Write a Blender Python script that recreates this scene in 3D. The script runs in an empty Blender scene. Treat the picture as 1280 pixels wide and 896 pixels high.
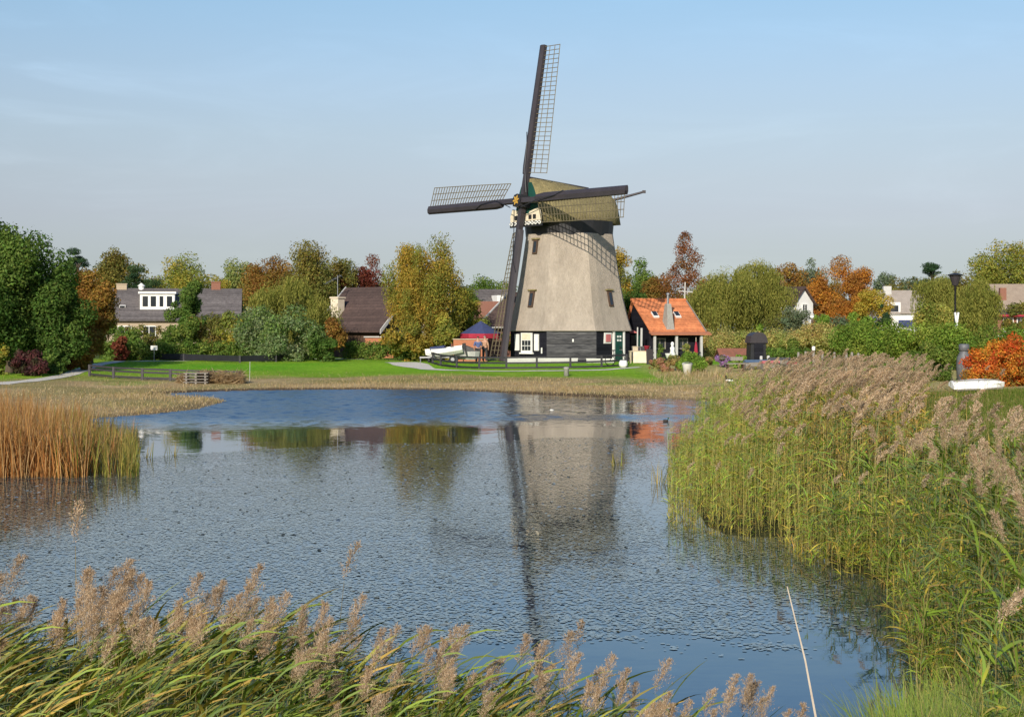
import bpy, math, numpy as np
from mathutils import Vector, Matrix
R = math.radians
SC = bpy.context.scene
COL = SC.collection
# ---------------------------------------------------------------- survey of the place
F, HOR, CZ = 1900.0, 411.0, 3.1          # focal length in photo pixels, horizon row, eye height above the water
def X(px, d): return (px - 640) / F * d
def Zp(py, d): return CZ - (py - HOR) / F * d
def S(px, d): return px / F * d            # pixels -> metres at distance d
GZ = 0.8                                    # general ground level above the pond

# ---------------------------------------------------------------- small tools
def link(o, parent=None):
    COL.objects.link(o)
    if parent is not None: o.parent = parent
    return o
def tag(o, label=None, cat=None, group=None, kind=None):
    if label: o['label'] = label
    if cat: o['category'] = cat
    if group: o['group'] = group
    if kind: o['kind'] = kind
    return o
def thing(name, label, cat, loc=(0, 0, 0), rz=0, group=None):
    o = bpy.data.objects.new(name, None); link(o)
    o.empty_display_size = .3
    o.location = loc; o.rotation_euler = (0, 0, rz)
    return tag(o, label, cat, group)
class MB:
    def __init__(s): s.v = []; s.f = []
    def add(s, vs, fs):
        b = len(s.v); s.v += [tuple(v) for v in vs]; s.f += [tuple(b + i for i in f) for f in fs]; return s
    def box(s, c, size, M=None):
        x, y, z = [k / 2 for k in size]
        vs = [Vector((a, b, e)) for a in (-x, x) for b in (-y, y) for e in (-z, z)]
        if M is not None: vs = [M @ v for v in vs]
        c = Vector(c)
        return s.add([v + c for v in vs], [(0, 1, 3, 2), (4, 6, 7, 5), (0, 4, 5, 1), (2, 3, 7, 6), (0, 2, 6, 4), (1, 5, 7, 3)])
    def beam(s, p, q, w, h, up=(0, 0, 1), w2=None, h2=None):
        p = Vector(p); q = Vector(q); d = (q - p).normalized(); up = Vector(up)
        if abs(d.dot(up)) > .98: up = Vector((0, 1, 0))
        a = d.cross(up).normalized(); b = a.cross(d)
        w2 = w if w2 is None else w2; h2 = h if h2 is None else h2
        vs = [p + a * i * w / 2 + b * j * h / 2 for i, j in ((-1, -1), (1, -1), (1, 1), (-1, 1))]
        vs += [q + a * i * w2 / 2 + b * j * h2 / 2 for i, j in ((-1, -1), (1, -1), (1, 1), (-1, 1))]
        return s.add(vs, [(3, 2, 1, 0), (4, 5, 6, 7), (0, 1, 5, 4), (1, 2, 6, 5), (2, 3, 7, 6), (3, 0, 4, 7)])
    def tube(s, pts, rad, n=8, cap=True):
        pts = [Vector(p) for p in pts]
        if not hasattr(rad, '__len__'): rad = [rad] * len(pts)
        vs = []
        for i, p in enumerate(pts):
            d = (pts[min(i + 1, len(pts) - 1)] - pts[max(i - 1, 0)]).normalized()
            a = d.cross(Vector((0.31, 0.93, 0.2))).normalized(); b = d.cross(a)
            vs += [p + (a * math.cos(2 * math.pi * k / n) + b * math.sin(2 * math.pi * k / n)) * rad[i] for k in range(n)]
        fs = []
        for i in range(len(pts) - 1):
            for k in range(n):
                fs.append((i * n + k, i * n + (k + 1) % n, (i + 1) * n + (k + 1) % n, (i + 1) * n + k))
        if cap: fs += [tuple(range(n))[::-1], tuple((len(pts) - 1) * n + k for k in range(n))]
        return s.add(vs, fs)
    def lathe(s, prof, n=16, c=(0, 0, 0), a0=0.):
        c = Vector(c); vs = []; fs = []
        for r, z in prof:
            vs += [c + Vector((r * math.cos(a0 + 2 * math.pi * k / n), r * math.sin(a0 + 2 * math.pi * k / n), z)) for k in range(n)]
        for i in range(len(prof) - 1):
            for k in range(n):
                fs.append((i * n + k, i * n + (k + 1) % n, (i + 1) * n + (k + 1) % n, (i + 1) * n + k))
        fs += [tuple(range(n))[::-1], tuple((len(prof) - 1) * n + k for k in range(n))]
        return s.add(vs, fs)
    def prism(s, poly, d):                    # 3-D polygon swept by vector d
        poly = [Vector(p) for p in poly]; d = Vector(d); n = len(poly)
        return s.add(poly + [p + d for p in poly], [tuple(range(n))[::-1], tuple(range(n, 2 * n))] + [(i, (i + 1) % n, n + (i + 1) % n, n + i) for i in range(n)])
    def build(s, name, mat, parent=None, smooth=False, loc=None):
        me = bpy.data.meshes.new(name); me.from_pydata(s.v, [], s.f)
        me.materials.append(mat); me.update()
        import bmesh
        bm = bmesh.new(); bm.from_mesh(me); bmesh.ops.recalc_face_normals(bm, faces=bm.faces); bm.to_mesh(me); bm.free()
        if smooth: me.polygons.foreach_set('use_smooth', [True] * len(me.polygons))
        o = bpy.data.objects.new(name, me); link(o, parent)
        if loc is not None: o.location = loc
        return o
def qmesh_data(name, V, Q, C, mat):
    me = bpy.data.meshes.new(name); n = len(V); m = len(Q)
    me.vertices.add(n); me.vertices.foreach_set('co', np.asarray(V, np.float32).ravel())
    me.loops.add(m * 4); me.loops.foreach_set('vertex_index', np.asarray(Q, np.int32).ravel())
    me.polygons.add(m); me.polygons.foreach_set('loop_start', np.arange(0, m * 4, 4, dtype=np.int32))
    me.update(calc_edges=True)
    if C is not None:
        at = me.color_attributes.new('col', 'FLOAT_COLOR', 'POINT')
        cc = np.ones((n, 4), np.float32); cc[:, :3] = np.clip(C, 0.003, .9); at.data.foreach_set('color', cc.ravel())
    me.materials.append(mat)
    return me
def qmesh(name, V, Q, C, mat, parent=None, loc=None):
    o = bpy.data.objects.new(name, qmesh_data(name, V, Q, C, mat)); link(o, parent)
    if loc is not None: o.location = loc
    return o
def vnoise(x, y, seed=0, sc=1.0):
    x = np.asarray(x) / sc; y = np.asarray(y) / sc
    def h(i, j):
        a = np.sin(i * 127.1 + j * 311.7 + seed * 74.7) * 43758.5453
        return a - np.floor(a)
    i = np.floor(x); j = np.floor(y); u = x - i; v = y - j
    u = u * u * (3 - 2 * u); v = v * v * (3 - 2 * v)
    return (h(i, j) * (1 - u) + h(i + 1, j) * u) * (1 - v) + (h(i, j + 1) * (1 - u) + h(i + 1, j + 1) * u) * v

# ---------------------------------------------------------------- materials
def newmat(name):
    m = bpy.data.materials.new(name); m.use_nodes = True
    nt = m.node_tree; nt.nodes.clear()
    return m, nt, nt.nodes, nt.links
def pm(name, c1, c2=None, scale=4., rough=.8, bump=0., bscale=None, stretch=(1, 1, 1), metallic=0., lines=None, spec=.35, speck=None):
    m, nt, N, L = newmat(name)
    out = N.new('ShaderNodeOutputMaterial'); b = N.new('ShaderNodeBsdfPrincipled'); L.new(b.outputs[0], out.inputs[0])
    b.inputs['Roughness'].default_value = rough; b.inputs['Metallic'].default_value = metallic
    b.inputs['Specular IOR Level'].default_value = spec
    tc = N.new('ShaderNodeTexCoord'); mp = N.new('ShaderNodeMapping'); mp.inputs['Scale'].default_value = stretch
    L.new(tc.outputs['Object'], mp.inputs[0])
    no = N.new('ShaderNodeTexNoise'); no.inputs['Scale'].default_value = scale; no.inputs['Detail'].default_value = 6; no.inputs['Roughness'].default_value = .65
    L.new(mp.outputs[0], no.inputs['Vector'])
    if c2 is None: c2 = tuple(k * .75 for k in c1)
    rp = N.new('ShaderNodeValToRGB'); rp.color_ramp.elements[0].position = .3; rp.color_ramp.elements[1].position = .7
    rp.color_ramp.elements[0].color = (*c2, 1); rp.color_ramp.elements[1].color = (*c1, 1)
    L.new(no.outputs[0], rp.inputs[0]); colout = rp.outputs[0]; hgt = no.outputs[0]
    if speck:                                  # (scale, amount, stretch): fine straw or grit variation
        m2_ = N.new('ShaderNodeMapping'); m2_.inputs['Scale'].default_value = speck[2]; L.new(tc.outputs['Object'], m2_.inputs[0]); n3_ = N.new('ShaderNodeTexNoise'); n3_.inputs['Scale'].default_value = speck[0]; n3_.inputs['Detail'].default_value = 5; n3_.inputs['Roughness'].default_value = .75; L.new(m2_.outputs[0], n3_.inputs['Vector'])
        r3_ = N.new('ShaderNodeMapRange'); r3_.inputs[1].default_value = .3; r3_.inputs[2].default_value = .7; r3_.inputs[3].default_value = 1 - speck[1]; r3_.inputs[4].default_value = 1 + speck[1]; L.new(n3_.outputs[0], r3_.inputs[0])
        v3_ = N.new('ShaderNodeVectorMath'); v3_.operation = 'SCALE'; L.new(colout, v3_.inputs[0]); L.new(r3_.outputs[0], v3_.inputs['Scale']); colout = v3_.outputs[0]
    if lines:                                  # (axis, spacing m, depth, dark) : grooves of boards or courses of tiles
        ax, sp, depth, dark = lines
        sx = N.new('ShaderNodeSeparateXYZ'); L.new(tc.outputs['Object'], sx.inputs[0])
        a = N.new('ShaderNodeMath'); a.operation = 'MULTIPLY'; a.inputs[1].default_value = 1 / sp; L.new(sx.outputs[ax], a.inputs[0])
        fr = N.new('ShaderNodeMath'); fr.operation = 'FRACT'; L.new(a.outputs[0], fr.inputs[0])
        fl = N.new('ShaderNodeMath'); fl.operation = 'FLOOR'; L.new(a.outputs[0], fl.inputs[0])
        wn = N.new('ShaderNodeTexWhiteNoise'); wn.noise_dimensions = '1D'; L.new(fl.outputs[0], wn.inputs['W'])
        gr = N.new('ShaderNodeMapRange'); gr.inputs[1].default_value = 0; gr.inputs[2].default_value = .16; gr.inputs[3].default_value = dark; gr.inputs[4].default_value = 1; L.new(fr.outputs[0], gr.inputs[0])
        va = N.new('ShaderNodeMapRange'); va.inputs[3].default_value = .8; va.inputs[4].default_value = 1.2; L.new(wn.outputs[0], va.inputs[0])
        mu = N.new('ShaderNodeMath'); mu.operation = 'MULTIPLY'; L.new(gr.outputs[0], mu.inputs[0]); L.new(va.outputs[0], mu.inputs[1])
        mx = N.new('ShaderNodeVectorMath'); mx.operation = 'SCALE'; L.new(colout, mx.inputs[0]); L.new(mu.outputs[0], mx.inputs['Scale']); colout = mx.outputs[0]
        ad = N.new('ShaderNodeMath'); ad.operation = 'ADD'; L.new(no.outputs[0], ad.inputs[0]); L.new(fr.outputs[0], ad.inputs[1]); hgt = ad.outputs[0]
        bump = max(bump, depth)
    L.new(colout, b.inputs['Base Color'])
    if bump:
        if bscale:
            n2 = N.new('ShaderNodeTexNoise'); n2.inputs['Scale'].default_value = bscale; n2.inputs['Detail'].default_value = 5; L.new(mp.outputs[0], n2.inputs['Vector'])
            if not lines: hgt = n2.outputs[0]
        bp = N.new('ShaderNodeBump'); bp.inputs['Strength'].default_value = .9; bp.inputs['Distance'].default_value = bump
        L.new(hgt, bp.inputs['Height']); L.new(bp.outputs[0], b.inputs['Normal'])
    return m
def foliage_mat(name, trans=.3, gloss=0.0):
    m, nt, N, L = newmat(name)
    out = N.new('ShaderNodeOutputMaterial'); at = N.new('ShaderNodeAttribute'); at.attribute_name = 'col'
    d = N.new('ShaderNodeBsdfDiffuse'); t = N.new('ShaderNodeBsdfTranslucent'); mx = N.new('ShaderNodeMixShader'); mx.inputs[0].default_value = trans
    L.new(at.outputs['Color'], d.inputs[0])
    hs = N.new('ShaderNodeHueSaturation'); hs.inputs['Saturation'].default_value = 1.15; hs.inputs['Value'].default_value = 1.3
    L.new(at.outputs['Color'], hs.inputs['Color']); L.new(hs.outputs[0], t.inputs[0])
    L.new(d.outputs[0], mx.inputs[1]); L.new(t.outputs[0], mx.inputs[2]); last = mx.outputs[0]
    if gloss:
        g = N.new('ShaderNodeBsdfGlossy'); g.inputs['Roughness'].default_value = .38; g.inputs[0].default_value = (1, 1, 1, 1)
        fr = N.new('ShaderNodeFresnel'); fr.inputs[0].default_value = 1.35
        sc = N.new('ShaderNodeMath'); sc.operation = 'MULTIPLY'; sc.inputs[1].default_value = gloss; L.new(fr.outputs[0], sc.inputs[0])
        m2 = N.new('ShaderNodeMixShader'); L.new(sc.outputs[0], m2.inputs[0]); L.new(last, m2.inputs[1]); L.new(g.outputs[0], m2.inputs[2]); last = m2.outputs[0]
    L.new(last, out.inputs[0])
    return m
LEAF = foliage_mat('leaves', .44)
REED = foliage_mat('reed_blades', .3, .1)
PLUME = foliage_mat('reed_plumes', .35)
M = dict(
    thatch=pm('thatch_wall', (.45, .385, .31), (.32, .27, .215), .5, .95, .09, 22, (1.6, 1.6, .6), speck=(6., .15, (1, 1, .45))),
    capthatch=pm('mossy_thatch', (.27, .22, .10), (.165, .14, .065), 1.3, .95, .09, 22, (1, 1, .5), speck=(6., .3, (1, 1, .5))),
    tar=pm('tarred_boards', (.010, .010, .015), (.016, .016, .022), 3, .7, .01, lines=(2, .2, .012, .4), spec=.12),
    tarplain=pm('black_paint', (.014, .014, .016), (.022, .022, .026), 2, .5),
    weathered=pm('weathered_boards', (.115, .112, .115), (.014, .014, .018), 3.0, .85, .02, stretch=(.5, .5, 5), lines=(2, .31, .02, .3)),
    sailblack=pm('sail_paint', (.034, .029, .033), (.045, .038, .042), 1.2, .5),
    lath=pm('sail_laths', (.15, .125, .07), (.09, .075, .05), 1.2, .8),
    white=pm('white_paint', (.78, .77, .73), (.66, .65, .6), 2, .5),
    cream=pm('cream_paint', (.72, .64, .48), (.6, .5, .36), 3, .6),
    green=pm('green_paint', (.012, .075, .055), (.01, .05, .04), 3, .45),
    gold=pm('gold_leaf', (.55, .33, .05), (.4, .23, .04), 4, .4),
    iron=pm('cast_iron', (.02, .02, .024), (.03, .028, .03), 4, .45),
    glass=pm('window_glass', (.02, .025, .03), (.03, .035, .04), 2, .08, spec=.6),
    brownwood=pm('brown_wood', (.09, .055, .035), (.06, .035, .022), 6, .8, stretch=(1, 1, 6)),
    greywood=pm('grey_wood', (.26, .235, .2), (.17, .15, .125), 6, .85, stretch=(4, 4, 1)),
    palewood=pm('pale_wood', (.5, .42, .3), (.38, .31, .21), 6, .8),
    orangetile=pm('orange_roof_tiles', (.60, .215, .085), (.46, .15, .06), 2.2, .8, .03, speck=(3., .3, (1.4, 1.4, 1.4)), lines=(1, .19, .03, .62)),
    greytile=pm('grey_roof_tiles', (.135, .12, .115), (.095, .083, .08), 1.5, .85, .03, speck=(3., .3, (1.4, 1.4, 1.4)), lines=(1, .3, .03, .7)),
    browntile=pm('brown_roof_tiles', (.085, .055, .045), (.06, .038, .032), 1.5, .85, .03, speck=(3., .3, (1.4, 1.4, 1.4)), lines=(1, .28, .03, .7)),
    brick=pm('buff_brick', (.42, .34, .24), (.33, .26, .18), 12, .9, .01),
    redbrick=pm('red_brick', (.26, .12, .08), (.19, .085, .055), 10, .9, .01),
    plaster=pm('white_plaster', (.72, .71, .68), (.62, .61, .57), 1.5, .85),
    stone=pm('grey_stone', (.34, .33, .3), (.24, .23, .2), 8, .9, .02),
    concrete=pm('pale_concrete', (.5, .49, .46), (.4, .39, .36), 3, .9),
    metal=pm('grey_metal', (.3, .31, .32), (.22, .22, .23), 5, .45, metallic=.6),
    dullzinc=pm('dull_zinc', (.16, .165, .17), (.09, .09, .095), 5, .6, metallic=.2),
    blue=pm('blue_cloth', (.045, .06, .15), (.035, .045, .1), 4, .8),
    red=pm('red_cloth', (.33, .02, .045), (.25, .015, .03), 4, .8),
    pink=pm('pink_cloth', (.55, .17, .16), (.42, .11, .11), 4, .8),
    navytarp=pm('blue_tarpaulin', (.10, .15, .22), (.07, .11, .17), 4, .6),
    greytarp=pm('grey_tarpaulin', (.06, .06, .055), (.09, .085, .08), 4, .7),
    skin=pm('skin', (.5, .28, .19), (.43, .23, .15), 5, .6),
    hair=pm('hair', (.05, .03, .02), (.08, .05, .03), 30, .7),
    greyhair=pm('grey_hair', (.3, .26, .22), (.2, .17, .14), 30, .7),
    shirt=pm('blue_shirt', (.10, .13, .26), (.07, .09, .19), 8, .85),
    shirt2=pm('tan_shirt', (.42, .25, .16), (.33, .18, .11), 8, .85),
    jeans=pm('dark_trousers', (.035, .032, .035), (.05, .045, .045), 8, .85),
    bark=pm('bark', (.10, .075, .05), (.06, .045, .03), 5, .95, .03, stretch=(1, 1, .3)),
    birchbark=pm('birch_bark', (.62, .58, .5), (.25, .22, .18), 3, .8, stretch=(1, 1, 3)),
    path=pm('pale_gravel', (.62, .58, .5), (.5, .46, .39), 1.5, .95, .01, 30),
    rubber=pm('rubber', (.015, .015, .015), (.02, .02, .02), 5, .8),
    terracotta=pm('terracotta', (.42, .17, .09), (.33, .12, .06), 5, .85),
    duckbrown=pm('dark_feathers', (.05, .035, .025), (.03, .025, .02), 30, .8),
)

# ---------------------------------------------------------------- pond outline and ground height
px_shore = [(-260, 560), (-120, 538), (60, 529), (130, 522), (200, 517), (250, 511), (284, 502), (270, 498.5), (230, 497), (208, 494.5), (218, 491.5),
            (260, 489.5), (320, 488), (450, 486.5), (560, 487.5), (650, 492), (760, 497), (850, 499.5), (905, 503),
            (893, 530), (866, 575), (852, 617), (872, 660), (924, 673), (1003, 672), (1034, 712), (1096, 730), (1128, 790), (1146, 842), (1160, 896), (1172, 935)]
POND = [(X(a, CZ * F / (b - HOR)), CZ * F / (b - HOR)) for a, b in px_shore] + [(2.75, 10.0), (1.6, 9.6), (0, 10.0), (-2, 10.5), (-5, 11), (-9, 12.2), (-15, 15), (-19, 22)]
POND = np.array(POND)
def sdist(x, y):
    x = np.asarray(x, float); y = np.asarray(y, float); shp = x.shape; x = x.ravel(); y = y.ravel()
    best = np.full(x.shape, 1e18); ins = np.zeros(x.shape, bool)
    n = len(POND)
    for i in range(n):
        ax, ay = POND[i]; bx, by = POND[(i + 1) % n]; ex, ey = bx - ax, by - ay
        t = np.clip(((x - ax) * ex + (y - ay) * ey) / (ex * ex + ey * ey), 0, 1)
        best = np.minimum(best, (x - ax - t * ex) ** 2 + (y - ay - t * ey) ** 2)
        if ay != by:
            c = ((ay > y) != (by > y)) & (x < ex * (y - ay) / ey + ax); ins ^= c
    d = np.sqrt(best); return np.where(ins, -d, d).reshape(shp)
def gz(x, y):
    s = sdist(x, y); x = np.asarray(x, float); y = np.asarray(y, float)
    z = np.interp(s, [-3, -.4, 0, .6, 7.5, 15, 18, 24], [-.9, -.15, -.01, .06, .2, .46, .56, GZ])
    bank = np.interp(y, [-3, 2, 9.0, 12], [1.5, 1.5, .1, 0]); z = np.where(s > 0, np.maximum(z, bank * np.clip(s / 1.2, 0, 1)), z)
    und = (vnoise(x, y, 3, 6.) - .5) * .10 + (vnoise(x, y, 4, 1.7) - .5) * .05
    return z + und * np.clip(s / 4, 0, 1)
def g1(x, y): return float(gz(np.array([x]), np.array([y]))[0])
def at(px, d, dz=0.): x = X(px, d); return (x, d, g1(x, d) + dz)

xs = np.unique(np.concatenate([np.linspace(-2500, -120, 14), np.linspace(-120, -32, 40), np.linspace(-32, 32, 150), np.linspace(32, 120, 40), np.linspace(120, 2500, 14)]))
ys = np.unique(np.concatenate([np.linspace(-40, 0, 8), np.linspace(0, 40, 90), np.linspace(40, 100, 160), np.linspace(100, 160, 60), np.linspace(160, 400, 30), np.linspace(400, 4000, 16)]))
gx, gy = np.meshgrid(xs, ys); hz = gz(gx, gy); sd = sdist(gx, gy)
V = np.stack([gx, gy, hz], -1).reshape(-1, 3)
ny, nx = gx.shape; idx = np.arange(nx * ny).reshape(ny, nx)
Q = np.stack([idx[:-1, :-1], idx[:-1, 1:], idx[1:, 1:], idx[1:, :-1]], -1).reshape(-1, 4)
n1 = vnoise(gx, gy, 11, 5.); n2 = vnoise(gx, gy, 12, 1.3); n3 = vnoise(gx, gy, 13, 14.)
dry = np.array([.52, .385, .205]); dryd = np.array([.37, .265, .13]); lawn = np.array([.20, .36, .024]); dull = np.array([.17, .185, .04]); mud = np.array([.11, .075, .045])
w_dry = np.clip((12.4 + (n1 - .5) * 8 + (n2 - .5) * 4 - sd) / 4, 0, 1)
# the spit and left shore stay dry further in; right bank is rough
left = np.clip((-8 - gx) / 6, 0, 1) * np.clip((76 + (n1 - .5) * 8 - gy) / 6, 0, 1); w_dry = np.maximum(w_dry, left)
rightw = np.clip((gx - 9 - (n3 - .5) * 6) / 3, 0, 1) * np.clip((gy - 60) / 8, 0, 1) * np.clip((99 - gy) / 3, 0, 1)
c_l = lawn + (n1[..., None] - .5) * np.array([.09, .06, .01]) + (n2[..., None] - .5) * np.array([.07, .05, .01]) + (n3[..., None] - .5) * np.array([.08, -.02, .01])
strip = np.clip(1 - np.abs(sd - 9.5) / 2.2, 0, 1)
c_l = c_l + (dull - c_l) * np.clip(strip * (.4 + n1) + .25 * n3, 0, 1)[..., None]
c_d = dry + (dryd - dry) * n2[..., None]; c_d = c_d + (dull - c_d) * np.clip((n1 - .55) * 2.2, 0, 1)[..., None] * .8
c = c_l + (c_d - c_l) * np.maximum(w_dry, rightw * .8)[..., None]
far = np.clip((gy - 112) / 10, 0, 1); c = c + (np.array([.075, .10, .025]) - c) * far[..., None]
c = c + (mud - c) * (np.clip((.9 + n1 * .8 - sd) / .8, 0, 1) * np.where(gy > 68, 1, .6))[..., None]
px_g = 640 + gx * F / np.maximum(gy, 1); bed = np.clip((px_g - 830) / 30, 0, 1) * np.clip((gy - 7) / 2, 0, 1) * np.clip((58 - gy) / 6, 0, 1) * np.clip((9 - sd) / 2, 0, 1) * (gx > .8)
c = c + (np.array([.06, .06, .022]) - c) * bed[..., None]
def ground_mat():
    m, nt, N, L = newmat('ground_cover')
    out = N.new('ShaderNodeOutputMaterial'); b = N.new('ShaderNodeBsdfPrincipled'); L.new(b.outputs[0], out.inputs[0])
    b.inputs['Roughness'].default_value = 1; b.inputs['Specular IOR Level'].default_value = .05
    a = N.new('ShaderNodeAttribute'); a.attribute_name = 'col'; ge = N.new('ShaderNodeNewGeometry')
    no = N.new('ShaderNodeTexNoise'); no.inputs['Scale'].default_value = 3.5; no.inputs['Detail'].default_value = 8; no.inputs['Roughness'].default_value = .7; L.new(ge.outputs['Position'], no.inputs['Vector'])
    mr = N.new('ShaderNodeMapRange'); mr.inputs[1].default_value = .3; mr.inputs[2].default_value = .7; mr.inputs[3].default_value = .62; mr.inputs[4].default_value = 1.3; L.new(no.outputs[0], mr.inputs[0])
    vm = N.new('ShaderNodeVectorMath'); vm.operation = 'SCALE'; L.new(a.outputs['Color'], vm.inputs[0]); L.new(mr.outputs[0], vm.inputs['Scale']); L.new(vm.outputs[0], b.inputs['Base Color'])
    bp = N.new('ShaderNodeBump'); bp.inputs['Distance'].default_value = .12; L.new(no.outputs[0], bp.inputs['Height']); L.new(bp.outputs[0], b.inputs['Normal'])
    return m
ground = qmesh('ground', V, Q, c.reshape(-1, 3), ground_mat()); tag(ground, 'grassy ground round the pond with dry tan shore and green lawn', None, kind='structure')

# ---------------------------------------------------------------- water
def water_mat():
    m, nt, N, L = newmat('pond_water')
    out = N.new('ShaderNodeOutputMaterial'); b = N.new('ShaderNodeBsdfPrincipled'); L.new(b.outputs[0], out.inputs[0])
    b.inputs['Base Color'].default_value = (.004, .016, .032, 1); b.inputs['Specular Tint'].default_value = (.62, .86, 1, 1); b.inputs['IOR'].default_value = 1.9; b.inputs['Roughness'].default_value = .03
    b.inputs['Specular IOR Level'].default_value = .5
    ge = N.new('ShaderNodeNewGeometry'); sp = N.new('ShaderNodeSeparateXYZ'); L.new(ge.outputs['Position'], sp.inputs[0])
    big = N.new('ShaderNodeTexNoise'); big.inputs['Scale'].default_value = .12; big.inputs['Detail'].default_value = 3; L.new(ge.outputs['Position'], big.inputs['Vector'])
    wy = N.new('ShaderNodeMath'); wy.operation = 'MULTIPLY_ADD'; wy.inputs[1].default_value = 9.; L.new(big.outputs[0], wy.inputs[0]); L.new(sp.outputs['Y'], wy.inputs[2])
    def pos(y): return (y + 4.5) / 100
    dv = N.new('ShaderNodeMath'); dv.operation = 'MULTIPLY'; dv.inputs[1].default_value = .01; L.new(wy.outputs[0], dv.inputs[0])
    def ramp(pts):
        r_ = N.new('ShaderNodeValToRGB'); r_.color_ramp.interpolation = 'EASE'
        while len(r_.color_ramp.elements) < len(pts): r_.color_ramp.elements.new(.5)
        for e, (p, v) in zip(r_.color_ramp.elements, pts): e.position = p; e.color = (v, v, v, 1)
        L.new(dv.outputs[0], r_.inputs[0]); return r_.outputs[0]
    ra = ramp([(0, .008), (pos(14.4), .010), (pos(15.4), .012), (pos(30), .008), (pos(38.2), .006), (pos(44), .008), (pos(62), .05), (1, .05)])
    mr2 = N.new('ShaderNodeMapRange'); mr2.interpolation_type = 'SMOOTHSTEP'; mr2.inputs[1].default_value = 3.8; mr2.inputs[2].default_value = 6.5; mr2.inputs[3].default_value = 0; mr2.inputs[4].default_value = .07; L.new(sp.outputs['X'], mr2.inputs[0])
    rb = ramp([(0, 0), (pos(46), 0), (pos(49), .08), (pos(54), .16), (pos(76), .16), (1, .1)])
    rc = ramp([(0, 0), (pos(50.5), 0), (pos(52.5), .1), (pos(54.5), .1), (pos(56.5), 0), (1, 0)])
    mxr = N.new('ShaderNodeMapRange'); mxr.interpolation_type = 'SMOOTHSTEP'; mxr.inputs[1].default_value = 2.5; mxr.inputs[2].default_value = -3.5; mxr.inputs[3].default_value = .06; mxr.inputs[4].default_value = 1
    wx_ = N.new('ShaderNodeMath'); wx_.operation = 'MULTIPLY_ADD'; wx_.inputs[1].default_value = 5.; L.new(big.outputs[0], wx_.inputs[0]); L.new(sp.outputs['X'], wx_.inputs[2])
    sh_ = N.new('ShaderNodeMath'); sh_.operation = 'SUBTRACT'; sh_.inputs[1].default_value = 2.5; L.new(wx_.outputs[0], sh_.inputs[0]); L.new(sh_.outputs[0], mxr.inputs[0])
    bm_ = N.new('ShaderNodeMath'); bm_.operation = 'MULTIPLY'; L.new(rb, bm_.inputs[0]); L.new(mxr.outputs[0], bm_.inputs[1])
    ry = ramp([(0, 0), (pos(41), 0), (pos(47), 1), (1, 1)])
    rr2 = N.new('ShaderNodeMath'); rr2.operation = 'MULTIPLY'; L.new(ry, rr2.inputs[0]); L.new(mr2.outputs[0], rr2.inputs[1])
    mx0 = N.new('ShaderNodeMath'); mx0.operation = 'MAXIMUM'; L.new(rr2.outputs[0], mx0.inputs[0]); L.new(rc, mx0.inputs[1])
    mxx = N.new('ShaderNodeMath'); mxx.operation = 'MAXIMUM'; L.new(bm_.outputs[0], mxx.inputs[0]); L.new(mx0.outputs[0], mxx.inputs[1])
    rgh = N.new('ShaderNodeMapRange'); rgh.inputs[1].default_value = 0; rgh.inputs[2].default_value = .16; rgh.inputs[3].default_value = .03; rgh.inputs[4].default_value = .27; L.new(mxx.outputs[0], rgh.inputs[0]); L.new(rgh.outputs[0], b.inputs['Roughness'])
    cv = N.new('ShaderNodeMath'); cv.operation = 'ADD'; L.new(mxx.outputs[0], cv.inputs[0]); L.new(ra, cv.inputs[1])
    mp = N.new('ShaderNodeMapping'); mp.inputs['Scale'].default_value = (.6, 1.2, 1); L.new(ge.outputs['Position'], mp.inputs[0])
    def slope(scale, amp):
        n1 = N.new('ShaderNodeTexNoise'); n1.inputs['Scale'].default_value = scale; n1.inputs['Detail'].default_value = 2; L.new(mp.outputs[0], n1.inputs['Vector'])
        sb = N.new('ShaderNodeVectorMath'); sb.operation = 'SUBTRACT'; sb.inputs[1].default_value = (.5, .5, .5); L.new(n1.outputs['Color'], sb.inputs[0])
        sc = N.new('ShaderNodeVectorMath'); sc.operation = 'MULTIPLY'; sc.inputs[1].default_value = (amp, amp * 1.6, 0); L.new(sb.outputs[0], sc.inputs[0]); return sc.outputs[0]
    ad = N.new('ShaderNodeVectorMath'); ad.operation = 'ADD'; L.new(slope(2.6, 1.0), ad.inputs[0]); L.new(slope(10., .9), ad.inputs[1])
    sc = N.new('ShaderNodeVectorMath'); sc.operation = 'SCALE'; L.new(ad.outputs[0], sc.inputs[0]); L.new(cv.outputs[0], sc.inputs['Scale'])
    up = N.new('ShaderNodeVectorMath'); up.operation = 'ADD'; L.new(ge.outputs['Normal'], up.inputs[1]); L.new(sc.outputs[0], up.inputs[0])
    nm = N.new('ShaderNodeVectorMath'); nm.operation = 'NORMALIZE'; L.new(up.outputs[0], nm.inputs[0]); L.new(nm.outputs[0], b.inputs['Normal'])
    return m
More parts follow.
